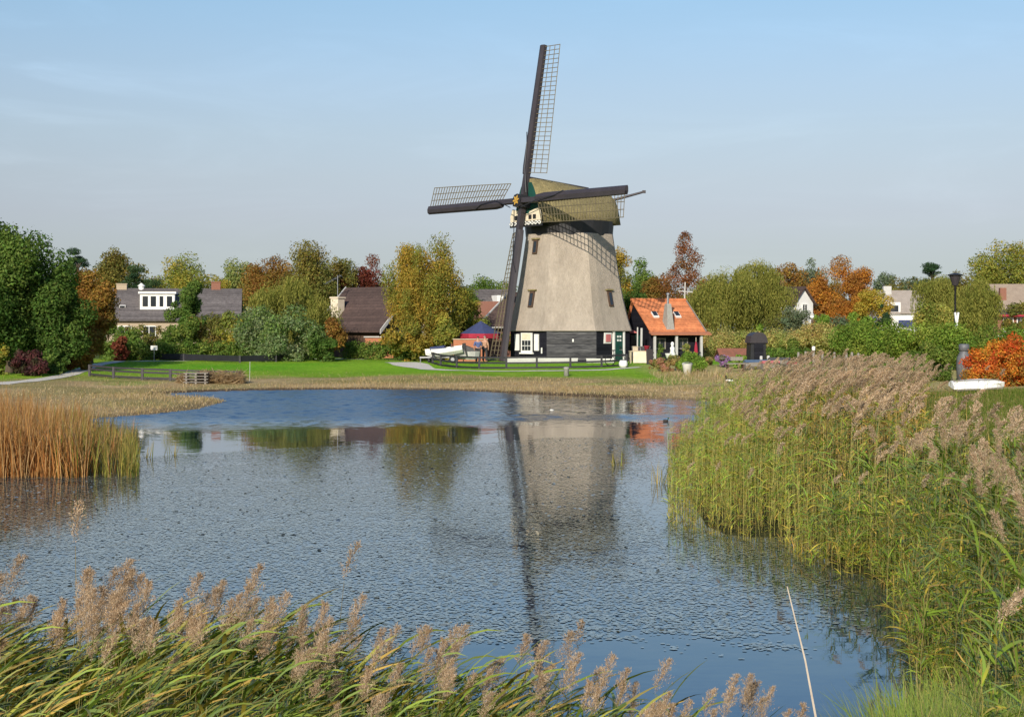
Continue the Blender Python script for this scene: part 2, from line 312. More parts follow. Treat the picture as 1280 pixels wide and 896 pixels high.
# water sheet: flat, but with real wind ripples in the far left of the pond
wxs = np.unique(np.concatenate([[-75, -50, -40], np.linspace(-33, 9, 560), np.linspace(9, 60, 8)])); wys = np.unique(np.concatenate([np.linspace(3, 46, 12), np.linspace(46, 79, 440), [95]]))
wgx, wgy = np.meshgrid(wxs, wys); rw_ = np.random.default_rng(9); hw_ = np.zeros(wgx.shape)
for k in range(46):
    lam = rw_.uniform(.2, .75); a = R(-75) + rw_.normal() * .55; kk = 2 * math.pi / lam; hw_ += .0022 * lam ** .8 * np.sin(kk * (wgx * math.cos(a) + wgy * math.sin(a)) + rw_.uniform(0, 6.28))
def sst(a, b, v): t = np.clip((v - a) / (b - a), 0, 1); return t * t * (3 - 2 * t)
wob_ = (vnoise(wgx, wgy, 51, 7.) - .5) * 6
wind = sst(46.5, 51, wgy + wob_ * .4) * (.08 + .92 * sst(2.5, -5, wgx + wob_ + .06 * (wgy - 60) * 0)) + .75 * sst(50, 52, wgy + wob_ * .15) * sst(57, 54.5, wgy + wob_ * .15) * sst(-7, -2, wgx)
wind = np.maximum(wind, .38 * sst(3.6, 6.2, wgx + wob_ * .15) * sst(40, 46, wgy)); hw_ *= np.clip(wind, 0, 1) * (.75 + .5 * vnoise(wgx, wgy, 52, 4.)); nyw, nxw = wgx.shape; iw = np.arange(nyw * nxw).reshape(nyw, nxw)
wo = qmesh('water', np.stack([wgx, wgy, hw_], -1).reshape(-1, 3), np.stack([iw[:-1, :-1], iw[:-1, 1:], iw[1:, 1:], iw[1:, :-1]], -1).reshape(-1, 4), None, water_mat())
wo.data.polygons.foreach_set('use_smooth', [True] * len(wo.data.polygons)); tag(wo, 'still pond water reflecting the windmill and sky', None, kind='structure')

# floating leaves that roughen the middle of the pond
rng = np.random.default_rng(5)
def pads(n):
    y = 14 + 31.5 * rng.random(n) ** .93; x = rng.uniform(-1, 1, n) * (y * .36 + 1.0)
    edge_far = np.interp(x, [-20, -8.7, -4.5, -.9, .9, 4], [36.5, 37.5, 40, 41.8, 43.2, 43.6]) + .5 * np.sin(x * .9) + 1.6 * (vnoise(x, y, 2, 3.) - .5) + rng.normal(size=n) * .12
    edge_near = 15.1 + .1 * x + 1.1 * (vnoise(x, y, 7, 1.2) - .5) + .7 * (vnoise(x, y, 8, .4) - .5) - rng.exponential(.12, n) * (rng.random(n) < .3)
    dens = .22 + 1.5 * vnoise(x, y * .45, 9, 2.6) * vnoise(x, y, 19, .8) + .25 * vnoise(x * .3, y, 29, .5)
    k = (y < edge_far) & (y > edge_near) & (sdist(x, y) < -.25) & (rng.random(n) < dens * 1.25 * np.where(x > 2.2, np.clip(-sdist(x, y) / 2.6, .05, 1), 1))
    x = x[k]; y = y[k]; m = len(x)
    r = rng.uniform(.010, .027, m) * (1 + .5 * (rng.random(m) < .08)); a = rng.uniform(0, 6.28, m)
    tilt = np.where(rng.random(m) < .02, rng.uniform(.08, .3, m), rng.uniform(0, .012, m)); ta = rng.uniform(0, 6.28, m)
    ang = np.linspace(0, 2 * np.pi, 7)[:6]
    lx = np.cos(ang)[None] * r[:, None] * 1.15; ly = np.sin(ang)[None] * r[:, None]
    gxx = lx * np.cos(a)[:, None] - ly * np.sin(a)[:, None]; gyy = lx * np.sin(a)[:, None] + ly * np.cos(a)[:, None]
    zz = (gxx * np.cos(ta)[:, None] + gyy * np.sin(ta)[:, None]) * np.tan(tilt)[:, None]
    zz = zz - zz.min(1, keepdims=True) * .8 + .004 + rng.uniform(0, .003, m)[:, None]
    V = np.stack([x[:, None] + gxx, y[:, None] + gyy, zz], -1).reshape(-1, 3)
    b = np.arange(m)[:, None] * 6
    Q = np.concatenate([b + np.array([[0, 1, 2, 3]]), b + np.array([[0, 3, 4, 5]])], 0)
    base = np.array([[.18, .20, .165], [.23, .25, .205], [.13, .15, .12], [.22, .20, .10], [.05, .055, .045]])[rng.choice(5, m, p=[.38, .36, .20, .04, .02])]
    return V, Q, np.repeat(base * rng.uniform(.8, 1.2, (m, 1)), 6, 0)
def pad_mat():
    m, nt, N, L = newmat('floating_leaf'); out = N.new('ShaderNodeOutputMaterial'); b = N.new('ShaderNodeBsdfPrincipled'); L.new(b.outputs[0], out.inputs[0])
    a = N.new('ShaderNodeAttribute'); a.attribute_name = 'col'; L.new(a.outputs['Color'], b.inputs['Base Color'])
    b.inputs['Roughness'].default_value = .08; b.inputs['IOR'].default_value = 1.75
    return m
V_, Q_, C_ = pads(560000)
tag(qmesh('floating_leaves', V_, Q_, C_, pad_mat()), 'small floating water leaves covering the middle of the pond', kind='stuff')

# ---------------------------------------------------------------- paths
def ribbon(pts, w, mat, name, label, lift=.02):
    P = []
    for i in range(len(pts) - 1):
        for k in range(6):
            t = k / 6; P.append(Vector(pts[i]).lerp(Vector(pts[i + 1]), t))
    P.append(Vector(pts[-1])); vs = []; fs = []
    for i, p in enumerate(P):
        d = (P[min(i + 1, len(P) - 1)] - P[max(i - 1, 0)]).normalized(); nrm = Vector((-d.y, d.x))
        ww = w if not hasattr(w, '__len__') else np.interp(i / (len(P) - 1), np.linspace(0, 1, len(w)), w)
        for k in (-1, -.33, .33, 1):
            q = p + nrm * ww / 2 * k; vs.append((q.x, q.y, g1(q.x, q.y) + lift))
        if i: fs += [(4 * i - 4 + j, 4 * i + j, 4 * i + j + 1, 4 * i - 3 + j) for j in range(3)]
    m = MB(); m.add(vs, fs); o = m.build(name, mat); return tag(o, label, None, kind='structure')
def pd(*l): return [(X(a, d), d) for a, d in l]
ribbon(pd((500, 104), (516, 100), (535, 96.5), (570, 94.2), (620, 93.2), (690, 92.8), (760, 93.2), (800, 94.5)), [2.2, 2.4, 1.2, .75, .6, .6, .6, .6, .5], M['path'], 'path', 'pale gravel path edging the lawn in front of the mill')
ribbon(pd((392, 116), (450, 112), (530, 111), (640, 112)), 1.4, M['path'], 'path', 'far pale path along the hedge left of the mill')
ribbon(pd((-90, 74), (0, 77), (50, 81.5), (88, 87), (118, 96), (150, 106), (215, 107), (300, 109), (390, 115)), [1.1, 1.1, 1.0, 1.0, 1.0, 1.0, 1.0], M['path'], 'path', 'pale path curving past the left wood')

# ---------------------------------------------------------------- trees
PAL = dict(
    dg=[(.035, .065, .015), (.065, .115, .025), (.105, .15, .034), (.05, .085, .02)],
    mg=[(.06, .10, .02), (.09, .14, .03), (.13, .16, .035)],
    br=[(.12, .06, .02), (.20, .11, .03), (.15, .12, .03), (.23, .14, .035)],
    bg=[(.12, .09, .025), (.16, .14, .035), (.10, .11, .03)],
    yg=[(.17, .17, .035), (.25, .21, .04), (.12, .15, .035)],
    ye=[(.28, .22, .04), (.33, .24, .04), (.2, .19, .04)],
    pg=[(.16, .18, .055), (.2, .21, .07), (.13, .16, .05)],
    orr=[(.28, .12, .025), (.34, .17, .03), (.2, .1, .03)],
    rd=[(.10, .03, .022), (.17, .05, .03), (.13, .05, .025)],
    fire=[(.32, .05, .018), (.4, .12, .025), (.38, .19, .03), (.14, .12, .03)],
    wl=[(.15, .155, .035), (.2, .2, .05), (.1, .12, .025), (.24, .22, .055)],
    sg=[(.13, .17, .075), (.19, .22, .12), (.08, .12, .035), (.11, .16, .04)],
    pn=[(.02, .045, .022), (.035, .065, .03), (.05, .08, .03)],
    cy=[(.15, .055, .025), (.21, .085, .03), (.10, .045, .02), (.17, .09, .03)],
    bi=[(.20, .15, .03), (.27, .18, .035), (.15, .15, .03), (.11, .13, .03)],
    gg=[(.10, .13, .075), (.13, .155, .085), (.09, .11, .06)],
    lg=[(.13, .2, .03), (.17, .24, .045), (.09, .15, .025)],
    hg=[(.09, .145, .025), (.14, .20, .034), (.19, .22, .042), (.075, .11, .022)],
    ru=[(.24, .23, .075), (.32, .27, .10), (.16, .2, .05), (.28, .21, .075)],
    pu=[(.25, .14, .28), (.3, .18, .32), (.1, .13, .03)],
    pk=[(.30, .15, .10), (.26, .19, .08), (.13, .15, .04), (.2, .18, .06)],
    dk=[(.05, .025, .025), (.08, .03, .03), (.04, .04, .02)],
)
def clump_leaves(rng, cen, rad, n, leaf, pal, flat=1., elong=.62, updir=.25, droop=0., colmix=None):
    """n leaf faces spread over clumps (cen m,3 / rad m)."""
    m = len(cen); w = rad ** 2; k = rng.choice(m, n, p=w / w.sum())
    d = rng.normal(size=(n, 3)); d /= np.linalg.norm(d, axis=1, keepdims=True)
    rr = rng.random(n) ** .3; rr = np.where(rng.random(n) < .08, rng.uniform(1, 1.25, n), rr)
    off = d * (rr * rad[k])[:, None]; off[:, 2] *= flat
    p = cen[k] + off
    if droop: p[:, 2] -= rng.random(n) ** 2 * droop
    nr = d * .75 + rng.normal(size=(n, 3)) * .55; nr[:, 2] += updir; nr /= np.linalg.norm(nr, axis=1, keepdims=True)
    t = np.cross(nr, rng.normal(size=(n, 3))); t /= np.linalg.norm(t, axis=1, keepdims=True) + 1e-9
    if droop: t = t * .5 + np.array([0, 0, -1.]) * rng.uniform(.3, 1, (n, 1)); t /= np.linalg.norm(t, axis=1, keepdims=True)
    b = np.cross(nr, t); b /= np.linalg.norm(b, axis=1, keepdims=True) + 1e-9
    s = leaf * rng.uniform(.55, 1.35, n); a = (t * s[:, None]) / 2 * 1.25; e = (b * (s * elong)[:, None]) / 2
    V = np.stack([p - a, p + e, p + a, p - e], 1).reshape(-1, 3); Q = np.arange(n * 4).reshape(-1, 4)
    pal = np.array(pal); ck = rng.choice(len(pal), m); cc = pal[ck[k]]
    own = pal[rng.choice(len(pal), n)]; cc = cc * .62 + own * .38
    cc = cc * 1.6 * rng.uniform(.72, 1.28, (n, 1)) * (1 + rng.uniform(-.12, .12, (n, 3)))
    return V, Q, np.repeat(cc, 4, 0)
def crown_shape(rng, kind, Ht, Rr, base, nc):
    cz = (Ht + base) / 2; hh = (Ht - base) / 2
    if kind == 'cone':
        t = rng.random(nc) ** 1.25; a = rng.uniform(0, 6.283, nc); z = base + t * (Ht - base)
        rmax = Rr * 1.2 * (1 - t) ** .65 + .06 * Rr; q = rmax * rng.uniform(.35, .85, nc)
        cen = np.stack([q * np.cos(a), q * np.sin(a), z], 1); rad = Rr * (.12 + .26 * (1 - t)) * rng.uniform(.7, 1.2, nc)
        cen[:, 2] = np.minimum(cen[:, 2], Ht - rad * .6); return cen, rad
    d = rng.normal(size=(nc, 3)); d /= np.linalg.norm(d, axis=1, keepdims=True)
    q = .26 + .66 * rng.random(nc) ** .7
    lump = .92 + .24 * np.sin(3 * np.arctan2(d[:, 1], d[:, 0]) + rng.uniform(0, 6)) * (1 - abs(d[:, 2]))
    q = q * lump
    cen = np.stack([d[:, 0] * Rr * q, d[:, 1] * Rr * q, cz + d[:, 2] * hh * q], 1)
    if kind == 'oval': cen[:, :2] *= np.clip(1.15 - .5 * np.clip(d[:, 2:3], 0, 1), .4, 1.2)
    if kind == 'dome': cen[:, 2] = np.where(d[:, 2] < 0, cz + d[:, 2] * hh * np.minimum(1, q * 1.25), cen[:, 2]); 
    rad = min(Rr, hh) * rng.uniform(.15, .38, nc) * (1.15 if kind != 'birch' else .8)
    return cen, rad
def trunk_mesh(rng, Ht, base, r0, cen, lean=0.):
    m = MB(); top = base + (Ht - base) * .62
    pts = [(0, 0, -.2), (lean * .1, 0, base * .5), (lean * .35, .05 * r0, base + .1 * Ht), (lean * .7, 0, (base + top) / 2 + .1 * Ht), (lean, 0, top)]
    m.tube(pts, [r0 * 1.35, r0, r0 * .8, r0 * .5, r0 * .15], 7)
    for i in rng.choice(len(cen), min(9, len(cen)), replace=False):
        c = Vector(cen[i]); z0 = max(base * .8, min(c.z - .25 * (c.xy.length), top * .9)); st = Vector((lean * z0 / max(top, .1) * .9, 0, z0))
        mid = st.lerp(c, .55) + Vector((0, 0, .08 * Ht * (rng.random() - .3)))
        m.tube([st, mid, c], [r0 * .38, r0 * .22, r0 * .06], 5)
    return m
SEED = [100]
def tree(name, label, px, top, d, hw, kind, pal, n=9000, leaf=.26, base_frac=.22, nc=60, trunk='bark', group=None, r0=None, cat='tree', ztop=None, gzv=None):
    SEED[0] += 1; rng = np.random.default_rng(SEED[0])
    x = X(px, d); z0 = g1(x, d) if gzv is None else gzv
    Ht = Zp(top, d) - z0; Rr = S(hw, d) * 1.06; base = Ht * base_frac; n = int(n * 2.0); leaf *= .72
    root = thing(name, label, cat, (x, d, z0), 0, group)
    if kind == 'willow':
        nc2 = 26; cen, rad = crown_shape(rng, 'round', Ht, Rr * .92, Ht * .25, nc2); rad = rad * 1.0
        V, Q, C = clump_leaves(rng, cen, rad, n // 6, leaf, PAL[pal], elong=.35)
        # hanging strands
        ns = n // 26; k = rng.choice(nc2, ns); a = rng.uniform(0, 6.283, ns); o = cen[k] + np.stack([np.cos(a), np.sin(a), rng.uniform(-.4, .6, ns)], 1) * rad[k][:, None] * rng.uniform(.4, 1.1, (ns, 1))
        out = o[:, :2] / (np.linalg.norm(o[:, :2], axis=1, keepdims=True) + 1e-6)
        ln = np.minimum(rng.uniform(.06, .36, ns) * Ht, o[:, 2] - .05 * Ht); per = 18
        t = np.linspace(0, 1, per)[None, :]; j = rng.normal(size=(ns, per, 3)) * .07
        Px = o[:, None, 0] + out[:, None, 0] * .10 * Ht * np.sin(np.minimum(t * 3, 1.57))* .6 + j[..., 0]; Py = o[:, None, 1] + out[:, None, 1] * .06 * Ht * np.sin(np.minimum(t * 3, 1.57)) + j[..., 1]; Pz = o[:, None, 2] - t * ln[:, None] + j[..., 2]
        P = np.stack([Px, Py, Pz], -1).reshape(-1, 3); m = len(P)
        dn = np.stack([rng.normal(size=m) * .22, rng.normal(size=m) * .22, -np.ones(m)], 1); dn /= np.linalg.norm(dn, axis=1, keepdims=True)
        b = np.cross(dn, rng.normal(size=(m, 3))); b /= np.linalg.norm(b, axis=1, keepdims=True)
        s = leaf * 1.7 * rng.uniform(.6, 1.3, m)[:, None]; V2 = np.stack([P - dn * s / 2, P + b * s * .12, P + dn * s / 2, P - b * s * .12], 1).reshape(-1, 3)
        pa = np.array(PAL[pal]); cc = np.repeat(pa[rng.choice(len(pa), ns)], per, 0) * .6 + pa[rng.choice(len(pa), m)] * .4; cc = cc * 1.35 * rng.uniform(.75, 1.25, (m, 1))
        Q = np.concatenate([Q, np.arange(m * 4).reshape(-1, 4) + len(V)]); V = np.concatenate([V, V2]); C = np.concatenate([C, np.repeat(cc, 4, 0)])
    else:
        cen, rad = crown_shape(rng, kind, Ht, Rr, base, nc)
        if kind == 'pine': V, Q, C = clump_leaves(rng, cen, rad, n, leaf, PAL[pal], flat=.5, elong=.3)
        elif kind == 'birch': V, Q, C = clump_leaves(rng, cen, rad, n, leaf, PAL[pal], droop=.13 * Ht)
        else: V, Q, C = clump_leaves(rng, cen, rad, n, leaf, PAL[pal])
    V[:, 2] = np.maximum(V[:, 2], .02)
    if r0 is None: r0 = .022 * Ht + .06
    trunk_mesh(rng, Ht, base, r0, cen).build('trunk', M[trunk], root, True)
    qmesh('crown', V, Q, C, LEAF, root)
    return root
def shrub(name, label, px, top, d, hw, pal, n=3500, leaf=.17, nc=20, depth=None, base=None, group=None, cat='shrub', kind='dome', bz=None):
    SEED[0] += 1; rng = np.random.default_rng(SEED[0]); x = X(px, d); z0 = g1(x, d) if bz is None else bz
    Ht = max(.25, Zp(top, d) - z0); Rr = S(hw, d)
    cen, rad = crown_shape(rng, kind, Ht, Rr, -.1 * Ht, nc)
    if depth: cen[:, 1] *= depth / Rr
    V, Q, C = clump_leaves(rng, cen, rad, n, leaf, PAL[pal]); V[:, 2] = np.maximum(V[:, 2], -.05)
    return tag(qmesh(name, V, Q, C, LEAF, None, (x, d, z0)), label, cat, group)
def hedge(name, label, pts, top_h, w, pal, n, leaf=.16, cat='hedge', wob=.25, kind=None):
    SEED[0] += 1; rng = np.random.default_rng(SEED[0]); pts = np.array(pts); seg = np.linalg.norm(np.diff(pts, axis=0), axis=1); cum = np.concatenate([[0], np.cumsum(seg)])
    nc = int(cum[-1] / (.42 * top_h)) * 9 + 12; u = rng.uniform(0, cum[-1], nc)
    bx = np.interp(u, cum, pts[:, 0]); by = np.interp(u, cum, pts[:, 1]); hloc = top_h * (1 + wob * (vnoise(u, u * 0, SEED[0], 2.5) - .5) * 2)
    z = hloc * (rng.random(nc) ** .6) * .86; rad = rng.uniform(.16, .34, nc) * min(top_h, w * 1.5)
    bx = bx + rng.uniform(-.3, .3, nc) * w; by = by + rng.uniform(-.5, .5, nc) * w
    x0, y0 = pts[:, 0].mean(), pts[:, 1].mean(); z0 = g1(x0, y0); gg_ = gz(bx, by) - z0
    cen = np.stack([bx - x0, by - y0, gg_ + z], 1); V, Q, C = clump_leaves(rng, cen, rad, n, leaf, PAL[pal])
    return tag(qmesh(name, V, Q, C, LEAF, None, (x0, y0, z0)), label, None if kind else cat, kind=kind)

FARW = 'trees beyond the far houses'
# left wood
tree('broadleaf_tree', 'tallest dark green tree at the left edge, in front of the wood', 12, 270, 88, 60, 'round', 'dg', 30000, .24, .03, 90)
tree('broadleaf_tree', 'lower dark green tree on the right flank of the left wood', 72, 318, 89, 42, 'round', 'dg', 20000, .22, .0, 70)
tree('broadleaf_tree', 'orange brown tree between the dark left wood and the grey roofed house', 113, 330, 100, 33, 'round', 'br', 15000, .2, .03, 70)
tree('pine_tree', 'thin blue green pine showing over the left wood', 95, 305, 150, 22, 'pine', 'pn', 4500, .25, .45, 22)
tree('broadleaf_tree', 'green brown tree behind the left end of the grey roofed house', 143, 305, 165, 32, 'oval', 'bg', 8000, .3, .2)
tree('pine_tree', 'dark pine behind the chimney of the grey roofed house', 172, 325, 160, 27, 'pine', 'pn', 7000, .3, .2, 30)
tree('broadleaf_tree', 'round yellow green tree rising behind the white dormer', 232, 312, 200, 42, 'round', 'yg', 9000, .34, .15)
tree('broadleaf_tree', 'pale green tree behind the brick chimney of the grey house', 291, 323, 225, 28, 'round', 'pg', 6000, .36, .15)
tree('broadleaf_tree', 'small pale tree left of the brown grove', 316, 319, 230, 22, 'round', 'pg', 5000, .36, .15)
tree('broadleaf_tree', 'narrow dark green tree standing before the middle of the grey roof', 238, 345, 125, 22, 'oval', 'dg', 6500, .2, .15, 30)
tree('broadleaf_tree', 'rust brown tree at the left of the grove behind the willow', 338, 314, 165, 36, 'round', 'br', 10000, .28, .15)
tree('broadleaf_tree', 'tallest brown tree of the grove behind the willow', 386, 301, 160, 40, 'round', 'bg', 11000, .28, .15)
tree('broadleaf_tree', 'olive brown tree left of the dark red tree', 420, 308, 168, 28, 'round', 'bg', 8000, .28, .15)
tree('copper_tree', 'dark red leaved tree over the brown roofed house', 458, 313, 170, 30, 'round', 'rd', 8000, .24, .2, 34)
tree('willow_tree', 'yellow green willow behind the silvery shrubs left of the brown house', 372, 340, 118, 62, 'willow', 'wl', 22000, .2, .1, 44)
tree('birch_tree', 'golden birch with white trunk beside the boat on its trailer', 530, 286, 111, 50, 'birch', 'bi', 28000, .17, .12, 130, 'birchbark')
tree('young_tree', 'yellow green young tree right of the golden birch', 580, 352, 114, 24, 'oval', 'yg', 6000, .17, .1, 30)
tree('broadleaf_tree', 'green round tree far behind the grey roof with white dormer', 612, 339, 215, 32, 'round', 'mg', 7000, .33, .15)
tree('broadleaf_tree', 'dark green tree directly in front of the far grey roof', 606, 388, 150, 16, 'round', 'dg', 3000, .22, .15, 18)
# right of the mill
tree('broadleaf_tree', 'yellow brown tree showing behind the right side of the mill', 774, 303, 150, 22, 'oval', 'bi', 7000, .22, .15)
tree('broadleaf_tree', 'green tree between the yellow brown tree and the red cypress', 801, 319, 165, 20, 'round', 'mg', 5500, .26, .15)
tree('broadleaf_tree', 'dull brown tree left of the red cypress', 822, 334, 158, 20, 'round', 'br', 4500, .24, .15)
tree('broadleaf_tree', 'dark green tree behind the ridge of the orange roof', 793, 348, 128, 26, 'round', 'dg', 8000, .2, .05, 36)
tree('cypress_tree', 'tall rust red conical cypress behind the orange roofed cottage', 857, 290, 150, 37, 'cone', 'cy', 15000, .2, .06, 130)
tree('willow_tree', 'left one of the two big willows right of the cottage', 908, 320, 138, 48, 'willow', 'wl', 22000, .22, .1, 46)
tree('willow_tree', 'right one of the two big willows, beside the white gable', 944, 316, 140, 39, 'willow', 'wl', 22000, .22, .1, 46)
tree('broadleaf_tree', 'red brown and green tree behind the white gabled house', 986, 321, 185, 26, 'round', 'br', 6500, .3, .15)
tree('broadleaf_tree', 'tall grey green tree far behind the white gabled house', 1012, 316, 230, 26, 'round', 'gg', 6000, .36, .15)
tree('broadleaf_tree', 'orange tree right of the white gabled house', 1026, 330, 165, 22, 'oval', 'orr', 5500, .24, .12)
tree('broadleaf_tree', 'tallest orange brown autumn tree right of the white gable', 1066, 314, 152, 31, 'round', 'orr', 12000, .21, .12, 46)
tree('broadleaf_tree', 'low golden tree under the tallest orange tree', 1090, 350, 140, 22, 'round', 'ye', 5500, .2, .1, 30)
tree('conifer_tree', 'small bright green rounded conifer beside the brown lamp post', 1027, 384, 120, 14, 'oval', 'lg', 3500, .14, .02, 24)
tree('conifer_tree', 'small dark conifer before the far house with the blue band', 1106, 374, 122, 12, 'oval', 'pn', 3000, .15, .05, 22)
tree('broadleaf_tree', 'brown low tree far behind the dark conifer', 1120, 347, 260, 22, 'round', 'bg', 3500, .4, .15)
tree('broadleaf_tree', 'bluish far tree left of the gap over the row houses', 1105, 333, 330, 16, 'round', 'gg', 3000, .5, .2)
tree('broadleaf_tree', 'bluish far tree beside the right willow', 1138, 333, 320, 20, 'round', 'gg', 3500, .5, .2)
tree('pine_tree', 'dark pine top rising over the right willows', 1166, 319, 150, 20, 'pine', 'pn', 4000, .24, .4, 20)
tree('willow_tree', 'tall willow left of the black lamp post', 1178, 327, 122, 34, 'willow', 'wl', 15000, .2, .1, 36)
tree('willow_tree', 'hanging willow right behind the black lamp post', 1214, 334, 112, 32, 'willow', 'wl', 15000, .19, .08, 36)
tree('broadleaf_tree', 'large yellow green tree above the house with red trim', 1252, 294, 185, 42, 'round', 'yg', 11000, .32, .15, 56)
tree('broadleaf_tree', 'olive tree at the right edge of the photo behind red trimmed house', 1292, 300, 190, 34, 'round', 'ye', 7000, .32, .15)
tree('broadleaf_tree', 'pale olive tree behind the vent cap of the grey house', 190, 340, 210, 24, 'round', 'bg', 5000, .32, .1)
tree('broadleaf_tree', 'yellowish tree between the pale trees and the brown grove', 274, 336, 215, 22, 'round', 'ye', 5000, .32, .1)
tree('broadleaf_tree', 'olive tree between the red leaved tree and the birch', 486, 338, 190, 20, 'round', 'bg', 5000, .28, .1)
tree('broadleaf_tree', 'green tree behind the slanting black roof', 588, 352, 180, 16, 'round', 'mg', 3500, .26, .1)
tree('broadleaf_tree', 'olive green tree right of the red cypress', 884, 332, 175, 18, 'round', 'yg', 4500, .26, .1)
tree('broadleaf_tree', 'rusty small tree left of the tallest orange tree', 1043, 338, 170, 18, 'round', 'br', 4500, .24, .05)
tree('broadleaf_tree', 'olive tree behind the hanging willows at right', 1196, 336, 175, 30, 'round', 'bg', 6000, .28, .1)
# shrubs on the left
shrub('shrub', 'dark purple shrub under the tallest left tree', 32, 430, 85, 24, 'dk', 4500)
shrub('shrub', 'dark green undergrowth right of the purple shrub', 66, 424, 88, 24, 'dg', 6000)
shrub('shrub', 'brownish undergrowth at the foot of the lower dark tree', 102, 430, 91, 18, 'br', 4000)
shrub('shrub', 'yellow green shrub at the left edge by the path', 2, 428, 86, 14, 'yg', 2500)
shrub('shrub', 'green shrub at the foot of the orange brown tree', 150, 398, 112, 28, 'mg', 7000)
shrub('shrub', 'red leaved shrub beside the cream house wall', 150, 418, 108, 13, 'rd', 1600)
shrub('shrub', 'olive shrub behind the white sign board', 188, 391, 116, 32, 'bg', 6500)
shrub('shrub', 'green shrub below the narrow dark tree', 226, 393, 114, 30, 'mg', 6000)
shrub('shrub', 'brown green shrub below the right end of the grey house', 262, 391, 116, 30, 'bg', 6000)
shrub('shrub', 'yellowing shrub left of the silvery willow shrubs', 292, 384, 113, 26, 'yg', 5500)
shrub('willow_shrub', 'green willow shrub at the left of the silvery ones', 322, 378, 110, 34, 'sg', 8500, .16, 30)
shrub('willow_shrub', 'largest silvery willow shrub by the long black fence', 360, 384, 107, 46, 'sg', 12000, .16, 40)
shrub('shrub', 'brown reddish shrub left of the brown house', 412, 394, 110, 24, 'br', 5000)
shrub('shrub', 'dark shrub at the right end of the silvery shrubs', 404, 416, 106, 22, 'dg', 4000)
shrub('shrub', 'olive low bushes under the golden birch', 505, 402, 108, 34, 'bi', 6000)
shrub('shrub', 'green bush right under the birch behind the boat', 556, 392, 109, 24, 'yg', 5000)
hedge('hedge', 'clipped green hedge between the brown house and the boat', [(X(432, 113), 113), (X(480, 112), 112), (X(540, 110), 110)], 1.35, 1.3, 'mg', 9000)
hedge('hedge', 'low wild green hedge below the grey roofed house', [(X(130, 108), 108.5), (X(220, 112), 111), (X(320, 111), 111)], 1.5, 1.4, 'mg', 11000)
shrub('shrub', 'leafy shrub between the lower sail and the mill wall', 634, 405, 112, 10, 'bg', 1800, .14, 12)
# right bank vegetation
hedge('hedge', 'tall green hedge across the right bank behind the plumed reeds', [(X(1055, 92), 92), (X(1120, 86), 86), (X(1200, 83), 83), (X(1330, 82), 82)], 2.5, 2.2, 'hg', 80000, .11, wob=.10)
hedge('rough_vegetation', 'tangled yellow green vegetation on the bank behind the black outhouse', [(X(885, 118), 118), (X(960, 112), 112), (X(1070, 104), 104)], 2.3, 3.5, 'ru', 60000, .12, wob=.25, kind='stuff')
shrub('shrub', 'bright green shrub behind the black outhouse roof', 945, 398, 116, 16, 'lg', 3000)
shrub('shrub', 'grey green bush in front of the white gable', 993, 377, 128, 20, 'gg', 9000, .12, 34)
shrub('shrub', 'olive bush below the white gable', 984, 386, 134, 30, 'bg', 7000, .15, 26)
shrub('shrub', 'dark green bush right of the black outhouse', 985, 426, 100, 36, 'mg', 6000)
shrub('shrub', 'grey green shrub left of the bright rounded conifer', 1045, 378, 126, 22, 'gg', 4000)
shrub('shrub', 'bright green shrub under the golden tree', 1078, 386, 118, 22, 'lg', 4500)
shrub('shrub', 'brownish shrub between conifer and golden tree', 1058, 392, 112, 14, 'br', 2500)
shrub('willow_shrub', 'olive willow shrub left of the black lamp post', 1168, 370, 104, 32, 'wl', 8500, .15, 30)
shrub('shrub', 'olive bush before the house with red trim', 1272, 366, 112, 22, 'bg', 5000)
shrub('shrub', 'fiery red leaved bush at the right edge', 1264, 421, 70, 34, 'fire', 11000, .11, 44)
shrub('shrub', 'orange and yellow leaved bush right of the grey metal churn', 1222, 436, 69, 25, 'fire', 8500, .10, 36)
shrub('shrub', 'leafy green bush with yellow spots left of the grey metal churn', 1160, 430, 76, 32, 'mg', 7000, .13)
# gardens in front of the cottage
shrub('shrub', 'green garden bush in front of the cottage porch', 868, 440, 90, 26, 'lg', 9000, .10, 34)
shrub('shrub', 'reddish garden bush left of the white bucket', 834, 443, 91, 17, 'pk', 4200, .10, 20)
shrub('shrub', 'pink flowering bush at the left end of the cottage garden', 818, 449, 93, 9, 'pk', 1600, .1, 12)
shrub('flower_bush', 'purple flowering bush beside the low red shed', 903, 442, 93, 10, 'pu', 2200, .09, 14)
shrub('shrub', 'light green bush right of the purple flowers', 926, 441, 92, 16, 'lg', 4200, .1, 22)
shrub('shrub', 'low green plants right of the wooden garden bench', 948, 455, 90, 13, 'ru', 2000, .1, 14)
shrub('shrub', 'russet garden plant between cottage porch and purple flowers', 886, 443, 95, 8, 'pk', 1200, .09, 10)
# far wood closing the horizon
hedge('far_wood', 'far line of trees closing the horizon', [(-210, 380), (-60, 400), (60, 400), (230, 380)], 12, 14, 'gg', 30000, .9, wob=.35, kind='stuff')
hedge('far_wood', 'far line of mixed autumn trees left behind the houses', [(-110, 235), (-60, 240), (-8, 245)], 9.0, 8, 'bg', 20000, .5, wob=.3, kind='stuff')
hedge('far_wood', 'far line of mixed green trees right behind the houses', [(15, 245), (45, 240), (110, 240)], 8.5, 8, 'bg', 20000, .5, wob=.3, kind='stuff')

